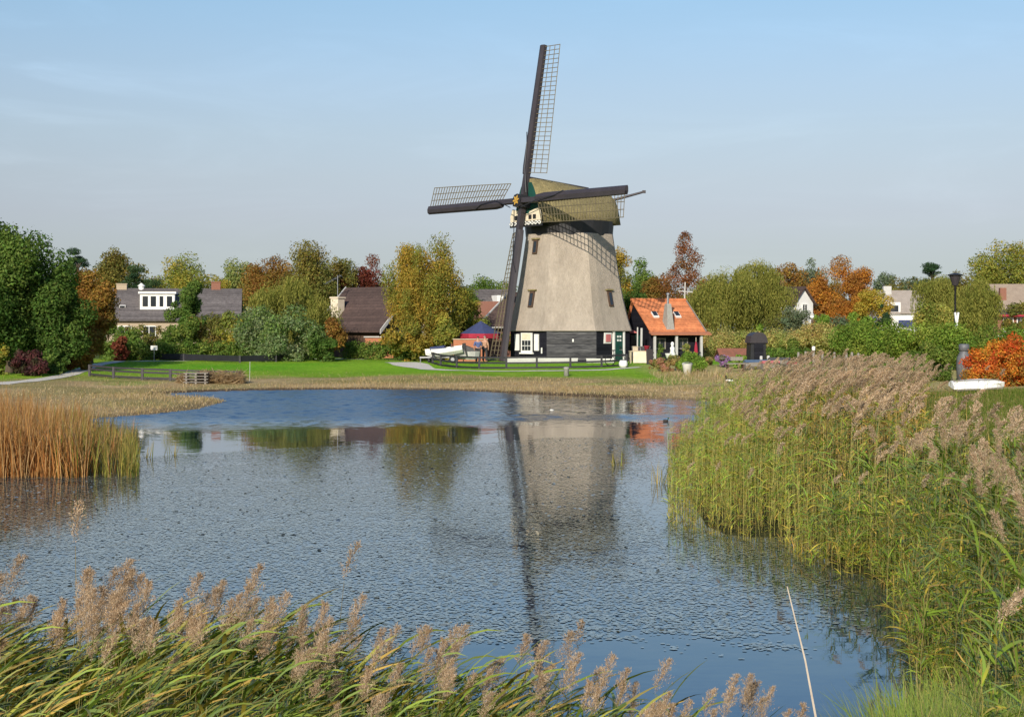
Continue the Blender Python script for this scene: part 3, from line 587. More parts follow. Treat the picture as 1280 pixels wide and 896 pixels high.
# ---------------------------------------------------------------- houses
def place(px, d): x = X(px, d); return (x, d, g1(x, d))
def roof_slabs(m, L, W, ze, zr, ov=.35, th=.14, ridge_y=0.):
    for sgn in (-1, 1):
        y0 = sgn * (W / 2 + ov); run = abs(y0 - ridge_y); k = (zr - ze) / (abs(sgn * W / 2 - ridge_y)); zeo = zr - k * run
        a = [(-L / 2 - ov, y0, zeo), (L / 2 + ov, y0, zeo), (L / 2 + ov, ridge_y, zr), (-L / 2 - ov, ridge_y, zr)]
        m.prism(a, (0, 0, th))
def house_walls(m, L, W, ze, zr, ridge_y=0.):
    m.prism([(-L / 2, -W / 2, -.3), (-L / 2, W / 2, -.3), (-L / 2, W / 2, ze), (-L / 2, ridge_y, zr - .02), (-L / 2, -W / 2, ze)], (L, 0, 0))
def window(root, c, w, h, axis='y', fr='white', bars=1, t=.12):
    """window on a wall facing -y (axis y) or +x/-x; frame child + pane + optional bars, all sub-parts"""
    c = Vector(c); m = MB(); b = .08
    def bx(u, v, su, sv, dep, off=0.):
        if axis == 'y': m.box(c + Vector((u, -off, v)), (su, dep, sv))
        else:
            sg = 1 if axis == '+x' else -1
            m.box(c + Vector((sg * off, u, v)), (dep, su, sv))
    bx(0, h / 2 - b / 2, w, b, t); bx(0, -h / 2 + b / 2, w, b, t); bx(-w / 2 + b / 2, 0, b, h - 2 * b, t); bx(w / 2 - b / 2, 0, b, h - 2 * b, t)
    for i in range(bars): bx(-w / 2 + w * (i + 1) / (bars + 1), 0, .06, h - 2 * b, t * .8)
    f = m.build('window', M[fr], root); m = MB(); bx(0, 0, w - 2 * b - .004, h - 2 * b - .004, t * .3); m.build('pane', M['glass'], f); return f
# --- grey roofed terrace house (left)
r = thing('terrace_house', 'long cream brick house with grey tiled roof and wide white dormer', 'house', place(219, 152), R(9))
m = MB(); house_walls(m, 12.4, 9, 3.3, 6.2); m.build('wall', M['brick'], r)
m = MB(); roof_slabs(m, 12.4, 9, 3.3, 6.2, .4); rf = m.build('roof', M['greytile'], r)
m = MB(); m.box((-5.2, .2, 6.2), (1.0, .9, 1.0)); m.box((-5.2, .2, 6.75), (1.1, 1, .1)); m.build('chimney', M['brick'], rf)
m = MB(); m.box((4.0, .2, 6.3), (.9, .8, 1.3)); m.box((4.0, .2, 6.98), (1.0, .9, .1)); m.build('chimney', M['redbrick'], rf)
m = MB(); m.lathe([(.28, 6.1), (.28, 6.5), (.4, 6.55), (.05, 6.85)], 10, (-3.3, 0, 0)); m.build('vent_cap', M['white'], rf)
dm = MB(); dm.box((-1.5, -2.1, 4.95), (3.3, 2.7, 1.55)); dm.box((-1.5, -2.15, 5.82), (3.6, 3.0, .2)); dm = dm.build('dormer', M['white'], r)
for k in range(4):
    m = MB(); m.box((-2.65 + k * .77, -3.46, 4.98), (.5 if k != 2 else .34, .06, 1.0)); m.build('pane', M['glass'], dm)
m = MB(); m.box((-4.85, -3.0, 4.35), (.6, .12, .55), Matrix.Rotation(R(33), 3, 'X')); sk = m.build('skylight', M['white'], r)
m = MB(); m.box((-4.85, -3.06, 4.4), (.46, .1, .4), Matrix.Rotation(R(33), 3, 'X')); m.build('pane', M['glass'], sk)
for wx in (-4.5, -2.2, 1.4, 4.2): window(r, (wx, -4.52, 1.9), 1.3, 1.4)
# --- brown house behind the silvery shrubs
r = thing('brown_house', 'brown roofed wooden house with cream chimney behind the clipped hedge', 'house', place(474, 127), R(-36))
m = MB(); house_walls(m, 6.4, 7.4, 2.4, 5.6); m.build('wall', M['brownwood'], r)
m = MB(); roof_slabs(m, 6.4, 7.4, 2.4, 5.6, .5, .16); rf = m.build('roof', M['browntile'], r)
for ex in (-3.72, 3.72):
    m = MB(); m.prism([(ex, -4.2, 1.85), (ex, 0, 5.48), (ex, 4.2, 1.85), (ex, 4.2, 2.2), (ex, 0, 5.84), (ex, -4.2, 2.2)], (.08 if ex > 0 else -.08, 0, 0)); m.build('barge_board', M['concrete'], r)
m = MB(); m.box((-2.3, -2.6, 3.5), (.8, .8, 2.6)); m.box((-2.3, -2.6, 4.85), (.95, .95, .12)); m.build('chimney', M['cream'], r)
m = MB(); m.box((4.6, -.6, 1.35), (2.2, 5.6, 1.3)); m.box((4.6, -.6, 2.07), (2.5, 6.0, .14)); m.build('lean_to', M['tarplain'], r)
window(r, (3.22, -.2, 3.0), 1.5, 1.2, '+x'); window(r, (3.22, 1.6, 3.0), .9, 1.2, '+x')
m = MB(); b0 = Vector((-2.3, -2.6, 4.8)); m.tube([b0, b0 + Vector((0, 0, 1.9))], .03, 6); m.tube([b0 + Vector((-1.4, 0, 1.2)), b0 + Vector((.4, 0, 1.9))], .025, 6)
for k in range(6): q = b0 + Vector((-1.3 + k * .3, 0, 1.24 + k * .116)); m.tube([q + Vector((0, -.3, 0)), q + Vector((0, .3, 0))], .015, 5)
m.build('aerial', M['metal'], r)
t = thing('garden_wall', 'low salmon coloured wall in front of the brown house', 'wall', place(474, 119), R(4))
m = MB(); m.box((0, 0, .75), (2.2, .3, 1.7)); m.build('wall_body', M['terracotta'], t); m = MB(); m.box((0, 0, 1.65), (2.4, .5, .1)); m.build('coping', M['concrete'], t)
# --- dark house right of birch with two gables
r = thing('dark_house', 'dark wooden house with slanting black roof right of the golden birch', 'house', place(577, 124), R(-6))
m = MB(); house_walls(m, 4.2, 2.6, 2.0, 2.9); m.build('wall', M['tar'], r)
m = MB(); m.prism([(-2.2, -1.5, 4.05), (1.0, -1.5, 2.3), (1.0, 1.5, 2.3), (-2.2, 1.5, 4.05)], (0, 0, .5)); m.build('roof', M['tarplain'], r)
m = MB(); m.beam((-2.2, -1.56, 4.58), (1.05, -1.56, 2.8), .08, .09); m.build('roof_edge', M['white'], r)
r = thing('brown_gable_house', 'brown tiled roof with pale edge behind the lower sail', 'house', place(640, 126), R(10))
m = MB(); house_walls(m, 6, 5, 2.2, 4.6); m.build('wall', M['redbrick'], r)
m = MB(); m.prism([(-3.4, -3.0, 2.35), (3.2, -3.0, 2.35), (3.2, 0, 5.2), (-.2, 0, 5.2)], (0, 0, .15)); m.prism([(-3.4, 3.0, 2.2), (3.2, 3.0, 2.2), (3.2, .0, 5.05), (-.2, .0, 5.05)], (0, 0, .15)); m.build('roof', M['browntile'], r)
m = MB(); m.beam((-3.45, -3.06, 2.5), (-.22, -.05, 5.36), .1, .1); m.beam((-3.45, -3.06, 2.42), (3.2, -3.06, 2.42), .08, .12); m.build('roof_edge', M['concrete'], r)
r = thing('far_house', 'far grey roofed house with white dormer seen left of the mill', 'house', place(609, 185), R(20))
m = MB(); house_walls(m, 6, 7, 3.2, 7.0); m.build('wall', M['brick'], r); m = MB(); roof_slabs(m, 6, 7, 3.2, 7.0); m.build('roof', M['greytile'], r)
m = MB(); m.box((1.2, -1.9, 5.6), (1.9, 2.0, 1.5)); dm = m.build('dormer', M['white'], r); m = MB(); m.box((1.2, -2.92, 5.6), (.9, .06, .7)); m.build('pane', M['glass'], dm)
# --- orange roofed cottage
r = thing('cottage', 'small cottage with bright orange tiled roof and open porch beside the mill', 'cottage', place(830, 110), R(19))
cx = 0.3
m = MB(); m.prism([(-1.7, -1.2, -.2), (-1.7, 2.9, -.2), (-1.7, 2.9, 2.1), (-1.7, 1.6, 4.2), (-1.7, -1.2, 2.15)], (4.0, 0, 0)); m.build('wall', M['tar'], r)
m = MB(); ez, rz_ = 2.0, 4.3
m.prism([(-1.85, -1.75, ez), (2.45, -1.75, ez), (2.45, 1.6, rz_), (-1.85, 1.6, rz_)], (0, 0, .13)); m.prism([(-1.85, 3.2, 1.9), (2.45, 3.2, 1.9), (2.45, 1.6, rz_), (-1.85, 1.6, rz_)], (0, 0, .13)); rf = m.build('roof', M['orangetile'], r)
m = MB(); m.tube([(-1.9, 1.6, rz_ + .14), (2.5, 1.6, rz_ + .14)], .11, 8); m.build('ridge', M['orangetile'], rf)
m = MB(); m.prism([(-1.95, -2.15, 1.86), (2.75, -2.15, 1.86), (2.75, -1.7, 2.02), (-1.95, -1.7, 2.02)], (0, 0, .09)); m.build('porch_eave', M['terracotta'], r)
slope = math.atan2(rz_ - ez, 3.35); RX = Matrix.Rotation(slope, 3, 'X')
def onroof(x, t, lift): return Vector((x, -1.75 + 3.35 * t, ez + (rz_ - ez) * t + .13)) + RX @ Vector((0, 0, lift))
for sx in (-.75, 1.0):
    m = MB(); m.box(onroof(sx, .5, .05), (.42, .68, .1), RX); s_ = m.build('skylight', M['white'], r); m = MB(); m.box(onroof(sx, .52, .09), (.34, .52, .06), RX); m.build('pane', M['glass'], s_)
m = MB(); m.add([(-.55, -1.6, 1.9), (.15, -1.6, 1.9), (.15, -.6, 1.9), (-.55, -.6, 1.9), (-.42, -1.5, 3.0), (.02, -1.5, 3.0), (.02, -.7, 3.0), (-.42, -.7, 3.0), (-.36, -1.3, 4.1), (-.04, -1.3, 4.1), (-.04, -.9, 4.1), (-.36, -.9, 4.1)], [(3, 2, 1, 0), (8, 9, 10, 11)] + [(4 * q + k, 4 * q + (k + 1) % 4, 4 * q + 4 + (k + 1) % 4, 4 * q + 4 + k) for q in (0, 1) for k in range(4)]); m.build('chimney', M['stone'], r)
m = MB(); m.tube([(-.2, -1.1, 4.05), (-.2, -1.1, 4.75)], .09, 8); m.lathe([(.15, 0), (.15, .08), (.03, .16)], 8, (-.2, -1.1, 4.75)); m.build('flue', M['metal'], r)
m = MB(); q = Vector((2.4, 1.6, rz_)); m.tube([q, q + Vector((.05, 0, 1.45))], .05, 6); m.beam(q + Vector((-.5, 0, .8)), q + Vector((.65, 0, .72)), .07, .07); m.beam(q + Vector((0, -.5, .62)), q + Vector((.2, .5, .55)), .06, .06); m.build('finial', M['concrete'], r)
m = MB(); m.beam((2.5, -1.75, ez + .06), (2.5, 1.6, rz_ + .06), .07, .24); m.build('barge_board', M['greywood'], r)
for pxx in (-1.6, .1, 2.05):
    m = MB(); m.box((pxx, -1.9, .9), (.16, .16, 1.9)); m.build('porch_post', M['concrete'], r)
m = MB(); m.box((.2, -1.9, .62), (3.8, .08, .08)); m.box((.2, -1.9, .3), (3.8, .08, .08)); m.build('porch_rail', M['tarplain'], r)
window(r, (-.9, -1.22, 1.25), .9, .8, fr='greywood'); window(r, (.9, -1.22, 1.25), .8, .8, fr='greywood')
m = MB(); m.box((-1.72, 1.2, 1.4), (.06, 1.4, .9)); m.build('shutter', M['green'], r)
# items under the porch roof
def lathe_thing(name, label, cat, prof, mat, loc, n=14, group=None):
    m = MB(); m.lathe(prof, n); o = m.build(name, M[mat], None, True, loc); return tag(o, label, cat, group)
# --- outhouse
r = thing('outhouse', 'narrow black wooden outhouse with hipped top on the right bank', 'shed', place(945.5, 100), R(8))
m = MB(); m.prism([(-.56, -.5, -.1), (.56, -.5, -.1), (.5, -.45, 1.42), (-.5, -.45, 1.42)], (0, 1.0, 0)); m.build('wall', M['tarplain'], r)
m = MB(); P = [(-.62, 1.36), (-.5, 1.82), (-.28, 2.02), (0, 2.06), (.28, 2.02), (.5, 1.82), (.62, 1.36)]; m.prism([(a, -.58, b) for a, b in P], (0, 1.2, 0)); m.build('roof', M['sailblack'], r)
m = MB(); m.box((0, -.52, .7), (.6, .05, 1.3), Matrix.Rotation(R(-2), 3, 'X')); m.build('door', M['tar'], r)
# --- low red roofed shed
r = thing('low_shed', 'low shed with weathered red tiled roof left of the black outhouse', 'shed', place(919, 106), R(5))
m = MB(); house_walls(m, 2.2, 1.4, .38, .7); m.build('wall', M['tar'], r); m = MB(); roof_slabs(m, 2.2, 1.4, .42, .85, .2, .07); m.build('roof', pm('worn_red_tiles', (.27, .10, .065), (.16, .075, .045), 4, .85, .02), r)
# --- white gable house
r = thing('white_gable_house', 'white gabled cottage with dark roof peeping out beside the willow', 'house', place(986, 148), R(-58))
m = MB(); house_walls(m, 4.2, 2.4, 4.7, 6.1); m.build('wall', M['plaster'], r); m = MB(); roof_slabs(m, 4.2, 2.4, 4.75, 6.15, .25, .18); m.build('roof', M['browntile'], r)
window(r, (2.12, .1, 4.2), .7, .9, '+x')
m = MB(); m.box((-1.2, 0, 6.5), (.5, .5, .9)); m.build('chimney', M['redbrick'], r)
# --- row house with blue band
r = thing('row_house', 'far flat fronted house with blue band and pale tiled roof', 'house', place(1122, 175), R(-3))
m = MB(); house_walls(m, 5.4, 7, 4.2, 6.6); m.build('wall', M['plaster'], r)
m = MB(); roof_slabs(m, 5.4, 7, 4.2, 6.6, .3); rf = m.build('roof', pm('pale_roof_tiles', (.36, .31, .26), (.28, .24, .2), 2, .9), r)
m = MB(); m.box((-1.3, -.4, 6.7), (.9, .8, 1.0)); m.build('chimney', M['concrete'], rf)
m = MB(); m.box((1.0, -3.53, 2.9), (3.2, .06, .8)); m.build('blue_panel', M['blue'], r)
m = MB(); m.box((-1.5, -2.6, 4.6), (2.2, 2.2, 1.4)); dm = m.build('dormer', M['white'], r); m = MB(); m.box((-1.5, -3.72, 4.6), (1.7, .06, .7)); m.build('pane', M['glass'], dm)
for wx in (-1.6, .4, 1.8): window(r, (wx, -3.53, 1.3), .9, 1.5)
# --- red trimmed house
r = thing('red_trim_house', 'far house with red fascia and white framed windows at the right', 'house', place(1272, 150), R(-4))
m = MB(); house_walls(m, 5.6, 7, 4.3, 6.6); m.build('wall', M['redbrick'], r); m = MB(); roof_slabs(m, 5.6, 7, 4.3, 6.6, .3); m.build('roof', pm('sandy_roof_tiles', (.34, .27, .2), (.26, .2, .15), 2, .9), r)
m = MB(); m.box((-1.4, -3.9, 3.6), (3.0, .7, .22)); m.build('fascia', M['red'], r); m = MB(); m.box((-1.4, -3.9, 3.95), (3.0, .74, .46)); m.build('canopy', M['sailblack'], r)
m = MB(); m.box((-2.0, -2.2, 5.5), (.6, .6, 1.6)); m.build('chimney', M['redbrick'], r)
window(r, (-1.8, -3.55, 2.7), 1.0, 1.4); window(r, (-.6, -3.55, 2.7), .8, 1.5); m = MB(); m.box((-1.2, -3.7, 1.6), (3.4, .4, .2)); m.build('balcony_rail', M['white'], r)
# ---------------------------------------------------------------- the windmill
MX, MD = X(711.5, 109), 109.0
mill = thing('windmill', 'thatched octagonal smock mill with black base and four lattice sails', 'windmill', (MX, MD, GZ))
def octring(ap, z, soft=.12):
    Rr = ap / math.cos(R(22.5)); side = 2 * ap * math.tan(R(22.5)); out = []
    for k in range(8):
        a0 = R(-90 + 22.5 + 45 * k); c = Vector((Rr * math.cos(a0), Rr * math.sin(a0), z))
        tA = Vector((math.cos(a0 - R(67.5 + 45) + R(0)), 0, 0))
        p0 = Vector((Rr * math.cos(a0 - R(45)), Rr * math.sin(a0 - R(45)), z)); p1 = Vector((Rr * math.cos(a0 + R(45)), Rr * math.sin(a0 + R(45)), z))
        out += [c.lerp(p0, soft), c.lerp(p0, soft * .3) * 1 - Vector((0, 0, 0)), c.lerp(p1, soft)]
    return out
PROF = [(2.16, 4.42), (2.3, 4.38), (2.7, 4.24), (3.3, 4.07), (4.3, 3.84), (5.5, 3.61), (6.8, 3.40), (8.0, 3.22), (8.98, 3.08)]
def apo(z): return float(np.interp(z, [p[0] for p in PROF], [p[1] for p in PROF]))
m = MB(); vs = []
rings = [(4.25, 2.12)] + [(a, z) for z, a in PROF] + [(2.95, 9.02)]
for a, z in rings: vs += octring(a, z, .17)
n = 24; fs = []
for i in range(len(rings) - 1):
    for k in range(n): fs.append((i * n + k, i * n + (k + 1) % n, (i + 1) * n + (k + 1) % n, (i + 1) * n + k))
fs += [tuple(range(n))[::-1], tuple((len(rings) - 1) * n + k for k in range(n))]
m.add(vs, fs); m.build('thatched_body', M['thatch'], mill)
m = MB(); m.lathe([(4.22 / math.cos(R(22.5)), -.4), (4.2 / math.cos(R(22.5)), 1.2), (4.2 / math.cos(R(22.5)), 2.15)], 8, a0=R(-90 + 22.5)); base_o = m.build('base_wall', M['tar'], mill)
m = MB(); m.lathe([(3.12, 8.86), (3.2, 9.9)], 24); m.build('curb_ring', M['tarplain'], mill)
def facet(ang):  # normal and tangent (to the viewer's right)
    a = R(ang); nrm = Vector((math.cos(a), math.sin(a), 0)); return nrm, Vector((-math.sin(a), math.cos(a), 0))
def fpart(ang, t, z, w, h, dep, ap, mat, name, parent=mill, tilt=0., off=0., shape=None):
    nrm, tg = facet(ang); Mx = Matrix((tg, -nrm, Vector((0, 0, 1)))).transposed(); 
    if tilt: Mx = Mx @ Matrix.Rotation(tilt, 3, 'X')
    c = nrm * (ap + off) + tg * t + Vector((0, 0, z)); mm = MB(); mm.box(c, (w, dep, h), Mx); return mm.build(name, M[mat], parent)
# weathered front boarding, facet towards the pond
fpart(-90, 0, 1.12, 3.42, 1.98, .1, 4.20, 'weathered', 'weathered_boarding')
fpart(-90, .1, 1.5, .1, .2, .06, 4.27, 'white', 'number_plate')
# window with shutters on left front facet
w = fpart(-135, -.1, 1.32, 1.08, 1.4, .14, 4.22, 'white', 'window')
fpart(-135, -.1, 1.76, .84, .42, .1, 4.26, 'cream', 'blind', w)
for i in (-1, 0, 1): fpart(-135, -.1 + i * .29, 1.32, .24, .34, .08, 4.27, 'glass', 'pane', w); fpart(-135, -.1 + i * .29, .95, .24, .3, .08, 4.27, 'glass', 'pane', w)
fpart(-135, -.1, .6, 1.3, .1, .2, 4.25, 'white', 'sill', w)
for i in (-1, 1): fpart(-135, -.1 + i * .95, 1.36, .42, 1.15, .07, 4.24, 'white', 'shutter')
fpart(-135, 0, 2.18, 3.2, .08, .08, 4.3, 'white', 'fascia_board')
fpart(-135, 1.35, .8, .1, .4, .05, 4.25, 'white', 'notice')
# doorway on right front facet
dr = fpart(-45, .5, 1.1, .78, 2.1, .1, 4.24, 'green', 'door')
for i in (-1, 1): fpart(-45, .5 + i * .53, 1.1, .16, 2.15, .14, 4.25, 'white', 'door_frame')
for i in (-1, 1): 
    for j in (0, 1): fpart(-45, .5 + i * .13, 1.5 + j * .26, .16, .14, .04, 4.29, 'white', 'light', dr)
fpart(-45, .6, 1.0, .05, .16, .1, 4.30, 'iron', 'handle', dr)
nb = fpart(-45, -.68, 1.66, .72, .75, .08, 4.27, 'white', 'notice_board', tilt=R(3)); fpart(-45, -.66, 1.66, .5, .52, .03, 4.32, 'pink', 'notice', nb)
# little windows in the thatch
for ang, t, z, ww, hh in ((-135, -.22, 8.05, .42, 1.0), (-135, .0, 4.35, .45, 1.15), (-45, 0.05, 4.4, .4, 1.1)):
    sl = -math.atan((apo(z - .5) - apo(z + .5))); f = fpart(ang, t, z, ww, hh, .22, apo(z), 'brownwood', 'hatch', tilt=sl); fpart(ang, t, z, ww * .6, hh * .78, .06, apo(z) + .1, 'glass', 'pane', f, tilt=sl)
    fpart(ang, t, z + hh / 2 + .06, ww * 1.7, .1, .34, apo(z + hh / 2), 'capthatch', 'hood', f, tilt=sl)
# cap ------------------------------------------------------------
AH = Vector((-.797, -.604, 0)).normalized(); UH = Vector((-AH.y, AH.x, 0)) * -1
if UH.x < 0: UH = -UH
ST = [(3.75, 1.55, 12.85), (3.4, 1.85, 12.9), (2.4, 2.45, 12.85), (1, 2.85, 12.7), (-.5, 2.85, 12.5), (-1.7, 2.65, 12.35), (-2.5, 2.35, 12.15), (-3.0, 2.05, 12.0), (-3.35, 1.75, 11.8), (-3.5, 1.6, 11.3)]
m = MB(); vs = []; NT = 13; ZB = 9.78
for s_, hw, zr in ST:
    for k in range(NT):
        t = -1 + 2 * k / (NT - 1); z = ZB + (zr - ZB) * (1 - abs(t) ** (2.1 if s_ > -1 else 2.1 + (-1 - s_) * 1.3)); vs.append(AH * s_ + UH * hw * t * (1 + .06 * (1 - abs(t))) + Vector((0, 0, z)))
fs = [(i * NT + k, i * NT + k + 1, (i + 1) * NT + k + 1, (i + 1) * NT + k) for i in range(len(ST) - 1) for k in range(NT - 1)]
fs += [tuple(range(NT)), tuple((len(ST) - 1) * NT + k for k in range(NT))]
fs += [tuple([i * NT for i in range(len(ST))] + [i * NT + NT - 1 for i in range(len(ST) - 1, -1, -1)])]
m.add(vs, fs); cap = m.build('cap', M['capthatch'], mill, True)
m = MB(); m.beam(AH * 3.8 + Vector((0, 0, 12.9)), AH * -1.7 + Vector((0, 0, 12.42)), .3, .16); m.build('ridge', M['sailblack'], cap)
def front_panel(z0, z1, s_, mat, name, wf=1., th=.08):
    pts = []
    for z in np.linspace(z0, z1, 6):
        t = (1 - (z - ZB) / (12.8 - ZB)) ; t = max(0, t) ** (1 / 2.1); pts.append((1.5 * t * wf, z))
    poly = [AH * s_ + UH * y + Vector((0, 0, z)) for y, z in pts] + [AH * s_ - UH * y + Vector((0, 0, z)) for y, z in pts[::-1]]
    mm = MB(); mm.prism(poly, AH * th); return mm.build(name, M[mat], mill)
front_panel(11.0, 12.55, 3.77, 'green', 'front_boards'); front_panel(ZB + .05, 10.98, 3.77, 'green', 'front_boards', .98)
# white baard below the shaft
mm = MB(); Pz = [(-1.75, 9.85), (1.75, 9.85), (1.75, 10.25), (1.5, 10.75), (.45, 10.5), (.35, 10.35), (-.35, 10.35), (-.45, 10.5), (-1.5, 10.75), (-1.75, 10.25)]
mm.prism([AH * 3.88 + UH * a + Vector((0, 0, b)) for a, b in Pz], AH * .08); bd = mm.build('windboard', M['cream'], mill)
for a in (-1.05, -.55, .55, 1.05):
    mm = MB(); mm.box(AH * 3.99 + UH * a + Vector((0, 0, 10.12)), (.3, .3, .3), Matrix((UH, AH, Vector((0, 0, 1)))).transposed() @ Matrix.Diagonal((1, .14, 1))); mm.build('panel', M['tarplain'], bd)
mm = MB()
for k in range(9):   # white scroll work along the lower edge
    c = AH * 3.98 + UH * (-1.6 + k * .4) + Vector((0, 0, 9.66)); pts = [c + UH * (.02 + .17 * (1 - q / 12)) * math.cos(q * .62) * (1 if k % 2 else -1) + Vector((0, 0, (.02 + .15 * (1 - q / 12)) * math.sin(q * .62))) for q in range(12)]
    mm.tube(pts, .038, 6)
mm.build('scrollwork', M['white'], mill)
mm = MB(); mm.prism([AH * 3.86 + UH * a + Vector((0, 0, b)) for a, b in ((-1.85, 9.45), (1.85, 9.45), (1.85, 9.84), (-1.85, 9.84))], AH * .07); mm.build('lower_board', M['tarplain'], mill)
# brake pole at the rear
mm = MB(); q0 = AH * -2.7 + UH * .9 + Vector((0, 0, 11.45)); q1 = AH * -4.9 + UH * 2.55 + Vector((0, 0, 12.2)); mm.tube([q0, q1], [.11, .08], 8); mm.box(q1, (.24, .18, .2)); mm.build('brake_pole', M['sailblack'], mill)
# windshaft and sails ---------------------------------------------
TI = R(9); A = (AH * math.cos(TI) + Vector((0, 0, math.sin(TI)))).normalized(); U = UH; Vv = (-AH * math.sin(TI) + Vector((0, 0, math.cos(TI)))).normalized()
HUB0 = Vector((0, 0, 12.02 - GZ - 4.45 * math.sin(TI)))        # point on the shaft line above the tower axis
mm = MB(); mm.tube([HUB0 + A * 2.5, HUB0 + A * 4.0], .36, 12); sh = mm.build('windshaft', M['iron'], mill, True)
mm = MB(); mm.beam(HUB0 + A * 3.85, HUB0 + A * 4.78, .82, .82, up=Vv); hb = mm.build('shaft_head', M['iron'], sh)
mm = MB(); mm.tube([HUB0 + A * 4.79, HUB0 + A * 4.83], .46, 20); mm.build('disc', M['tarplain'], sh)
mm = MB(); c0 = HUB0 + A * 4.85
for k in range(6):
    a = k * math.pi / 3 + .3; dd = (U * math.sin(a) + Vv * math.cos(a)); mm.prism([c0 + dd * .04, c0 + dd * .2 + dd.cross(A) * .085, c0 + dd * .37, c0 + dd * .2 - dd.cross(A) * .085], A * .03)
mm.tube([c0 + A * .001, c0 + A * .05], .09, 10); mm.build('gold_star', M['gold'], sh)
LS = 11.28
for i, base_a in enumerate((4.22, 4.55, 4.22, 4.55)):
    ph = R(90 * i + 1.0); rd = Vv * math.cos(ph) + U * math.sin(ph); td = -Vv * math.sin(ph) + U * math.cos(ph); o0 = HUB0 + A * base_a
    P = lambda r_, w_, a_: o0 + rd * r_ + td * w_ + A * a_
    mm = MB(); mm.beam(P(0, 0, 0), P(LS, 0, 0), .36, .40, up=A, w2=.2, h2=.22)
    # leading boards, bent round to a streamlined nose
    sec = []
    for r_ in (2.0, 2.6, 6.8, LS):
        k = 1 - .3 * (r_ - 2) / (LS - 2); nose = .30 if r_ > 2.3 else .22
        sec.append([P(r_, .18 * k, .16 * k), P(r_, -.14, .25 * k), P(r_, -.14 - nose * .8, .16 * k), P(r_, -.14 - nose - .04, -.05), P(r_, -.14 - nose * .8, -.16 * k), P(r_, -.1, -.24 * k), P(r_, .18 * k, -.2 * k)])
    n_ = 7; fs = [(a_ * n_ + k, a_ * n_ + (k + 1) % n_, (a_ + 1) * n_ + (k + 1) % n_, (a_ + 1) * n_ + k) for a_ in range(3) for k in range(n_)] + [tuple(range(n_)), tuple(3 * n_ + k for k in range(n_))]
    mm.add([p for s_ in sec for p in s_], fs)
    sail = mm.build('sail', M['sailblack'], mill)
    # lattice with weather twist
    lat = MB(); nb_ = 29
    def tw(r_): return R(np.interp(r_, [1.8, LS], [24, 5]))
    def LP(r_, w_): return P(r_, .1 + w_ * math.cos(tw(r_)), -w_ * math.sin(tw(r_)))
    for k in range(nb_):
        r_ = 2.1 + (LS - .12 - 2.1) * k / (nb_ - 1); lat.beam(LP(r_, -.05), LP(r_, 1.52), .042, .042)
    for w_ in (.5, 1.0, 1.5):
        pts = [LP(r_, w_) for r_ in np.linspace(2.1 if w_ < 1.2 else 2.1, LS - .1, 8)]
        for a_, b_ in zip(pts, pts[1:]): lat.beam(a_, b_, .05, .05)
    lat.build('lattice', M['lath'], sail)
    # rope lying over the blade
    rp = MB(); rp.tube([P(.6, .55 if i != 3 else -.5, .28), P(2.4, .1, .34), P(4.2, -.12, .3), P(5.0, -.45, .18)] , .032, 5); rp.build('rope', M['iron'], sail)
# slanting pole against the base
mm = MB(); mm.tube([facet(-170)[0] * 4.75 + Vector((0, 0, -.1)), facet(-170)[0] * 4.38 + Vector((0, 0, 1.6))], .05, 6); tag(mm.build('leaning_pole', M['metal'], None, False, (MX, MD, GZ)), 'thin grey pole leaning against the left of the mill base', 'pole')

# ---------------------------------------------------------------- fences
def fence(name, label, pts, h, rails, mat, rail_w=.09, rail_h=.13, post=.13, cat='fence', posts=True):
    pts = [Vector((x, y, g1(x, y))) for x, y in pts]; r = thing(name, label, cat, pts[0])
    o = pts[0]
    for rh in rails:
        mm = MB()
        for a, b in zip(pts, pts[1:]): mm.beam(a - o + Vector((0, 0, rh)), b - o + Vector((0, 0, rh)), rail_w, rail_h)
        mm.build('rail', M[mat], r)
    if posts:
        for p in pts: mm = MB(); mm.box(p - o + Vector((0, 0, h / 2 - .15)), (post, post, h + .3)); mm.build('post', M[mat], r)
    return r
fence('rail_fence', 'black three railed fence curving round the front of the mill', pd((536, 104), (541, 101.5), (551, 99.3), (571, 97.3), (599, 96.0), (633, 95.3), (671, 95), (713, 95), (752, 95.2), (783, 95.8)), .76, (.06, .36, .70), 'tarplain', .09, .11)
fence('rail_fence', 'dark weathered rail fence on the left lawn beside the brush pile', pd((112, 86), (142, 84.5), (178, 83.5), (213, 83), (250, 82.8), (300, 82.5)), .66, (.12, .42, .6), 'sailblack', .08, .1)
fence('board_fence', 'long low black board fence below the silvery shrubs', pd((170, 112), (230, 108), (300, 104), (345, 106), (392, 111)), .5, (.18, .38), 'tarplain', .06, .2)
# low white edging wall in front of the mill
for a, b, lab in ((634, 722, 'long low white edging wall between fence and mill base'), (733, 768, 'short low white edging wall before the mill door')):
    t = thing('edging_wall', lab, 'wall', place((a + b) / 2, 101.5)); L_ = S(b - a, 101.5); mm = MB(); mm.box((0, 0, .06), (L_, .22, .36)); mm.build('wall_body', M['concrete'], t); mm = MB(); mm.box((0, 0, .265), (L_ + .04, .3, .05)); mm.build('coping', M['white'], t)
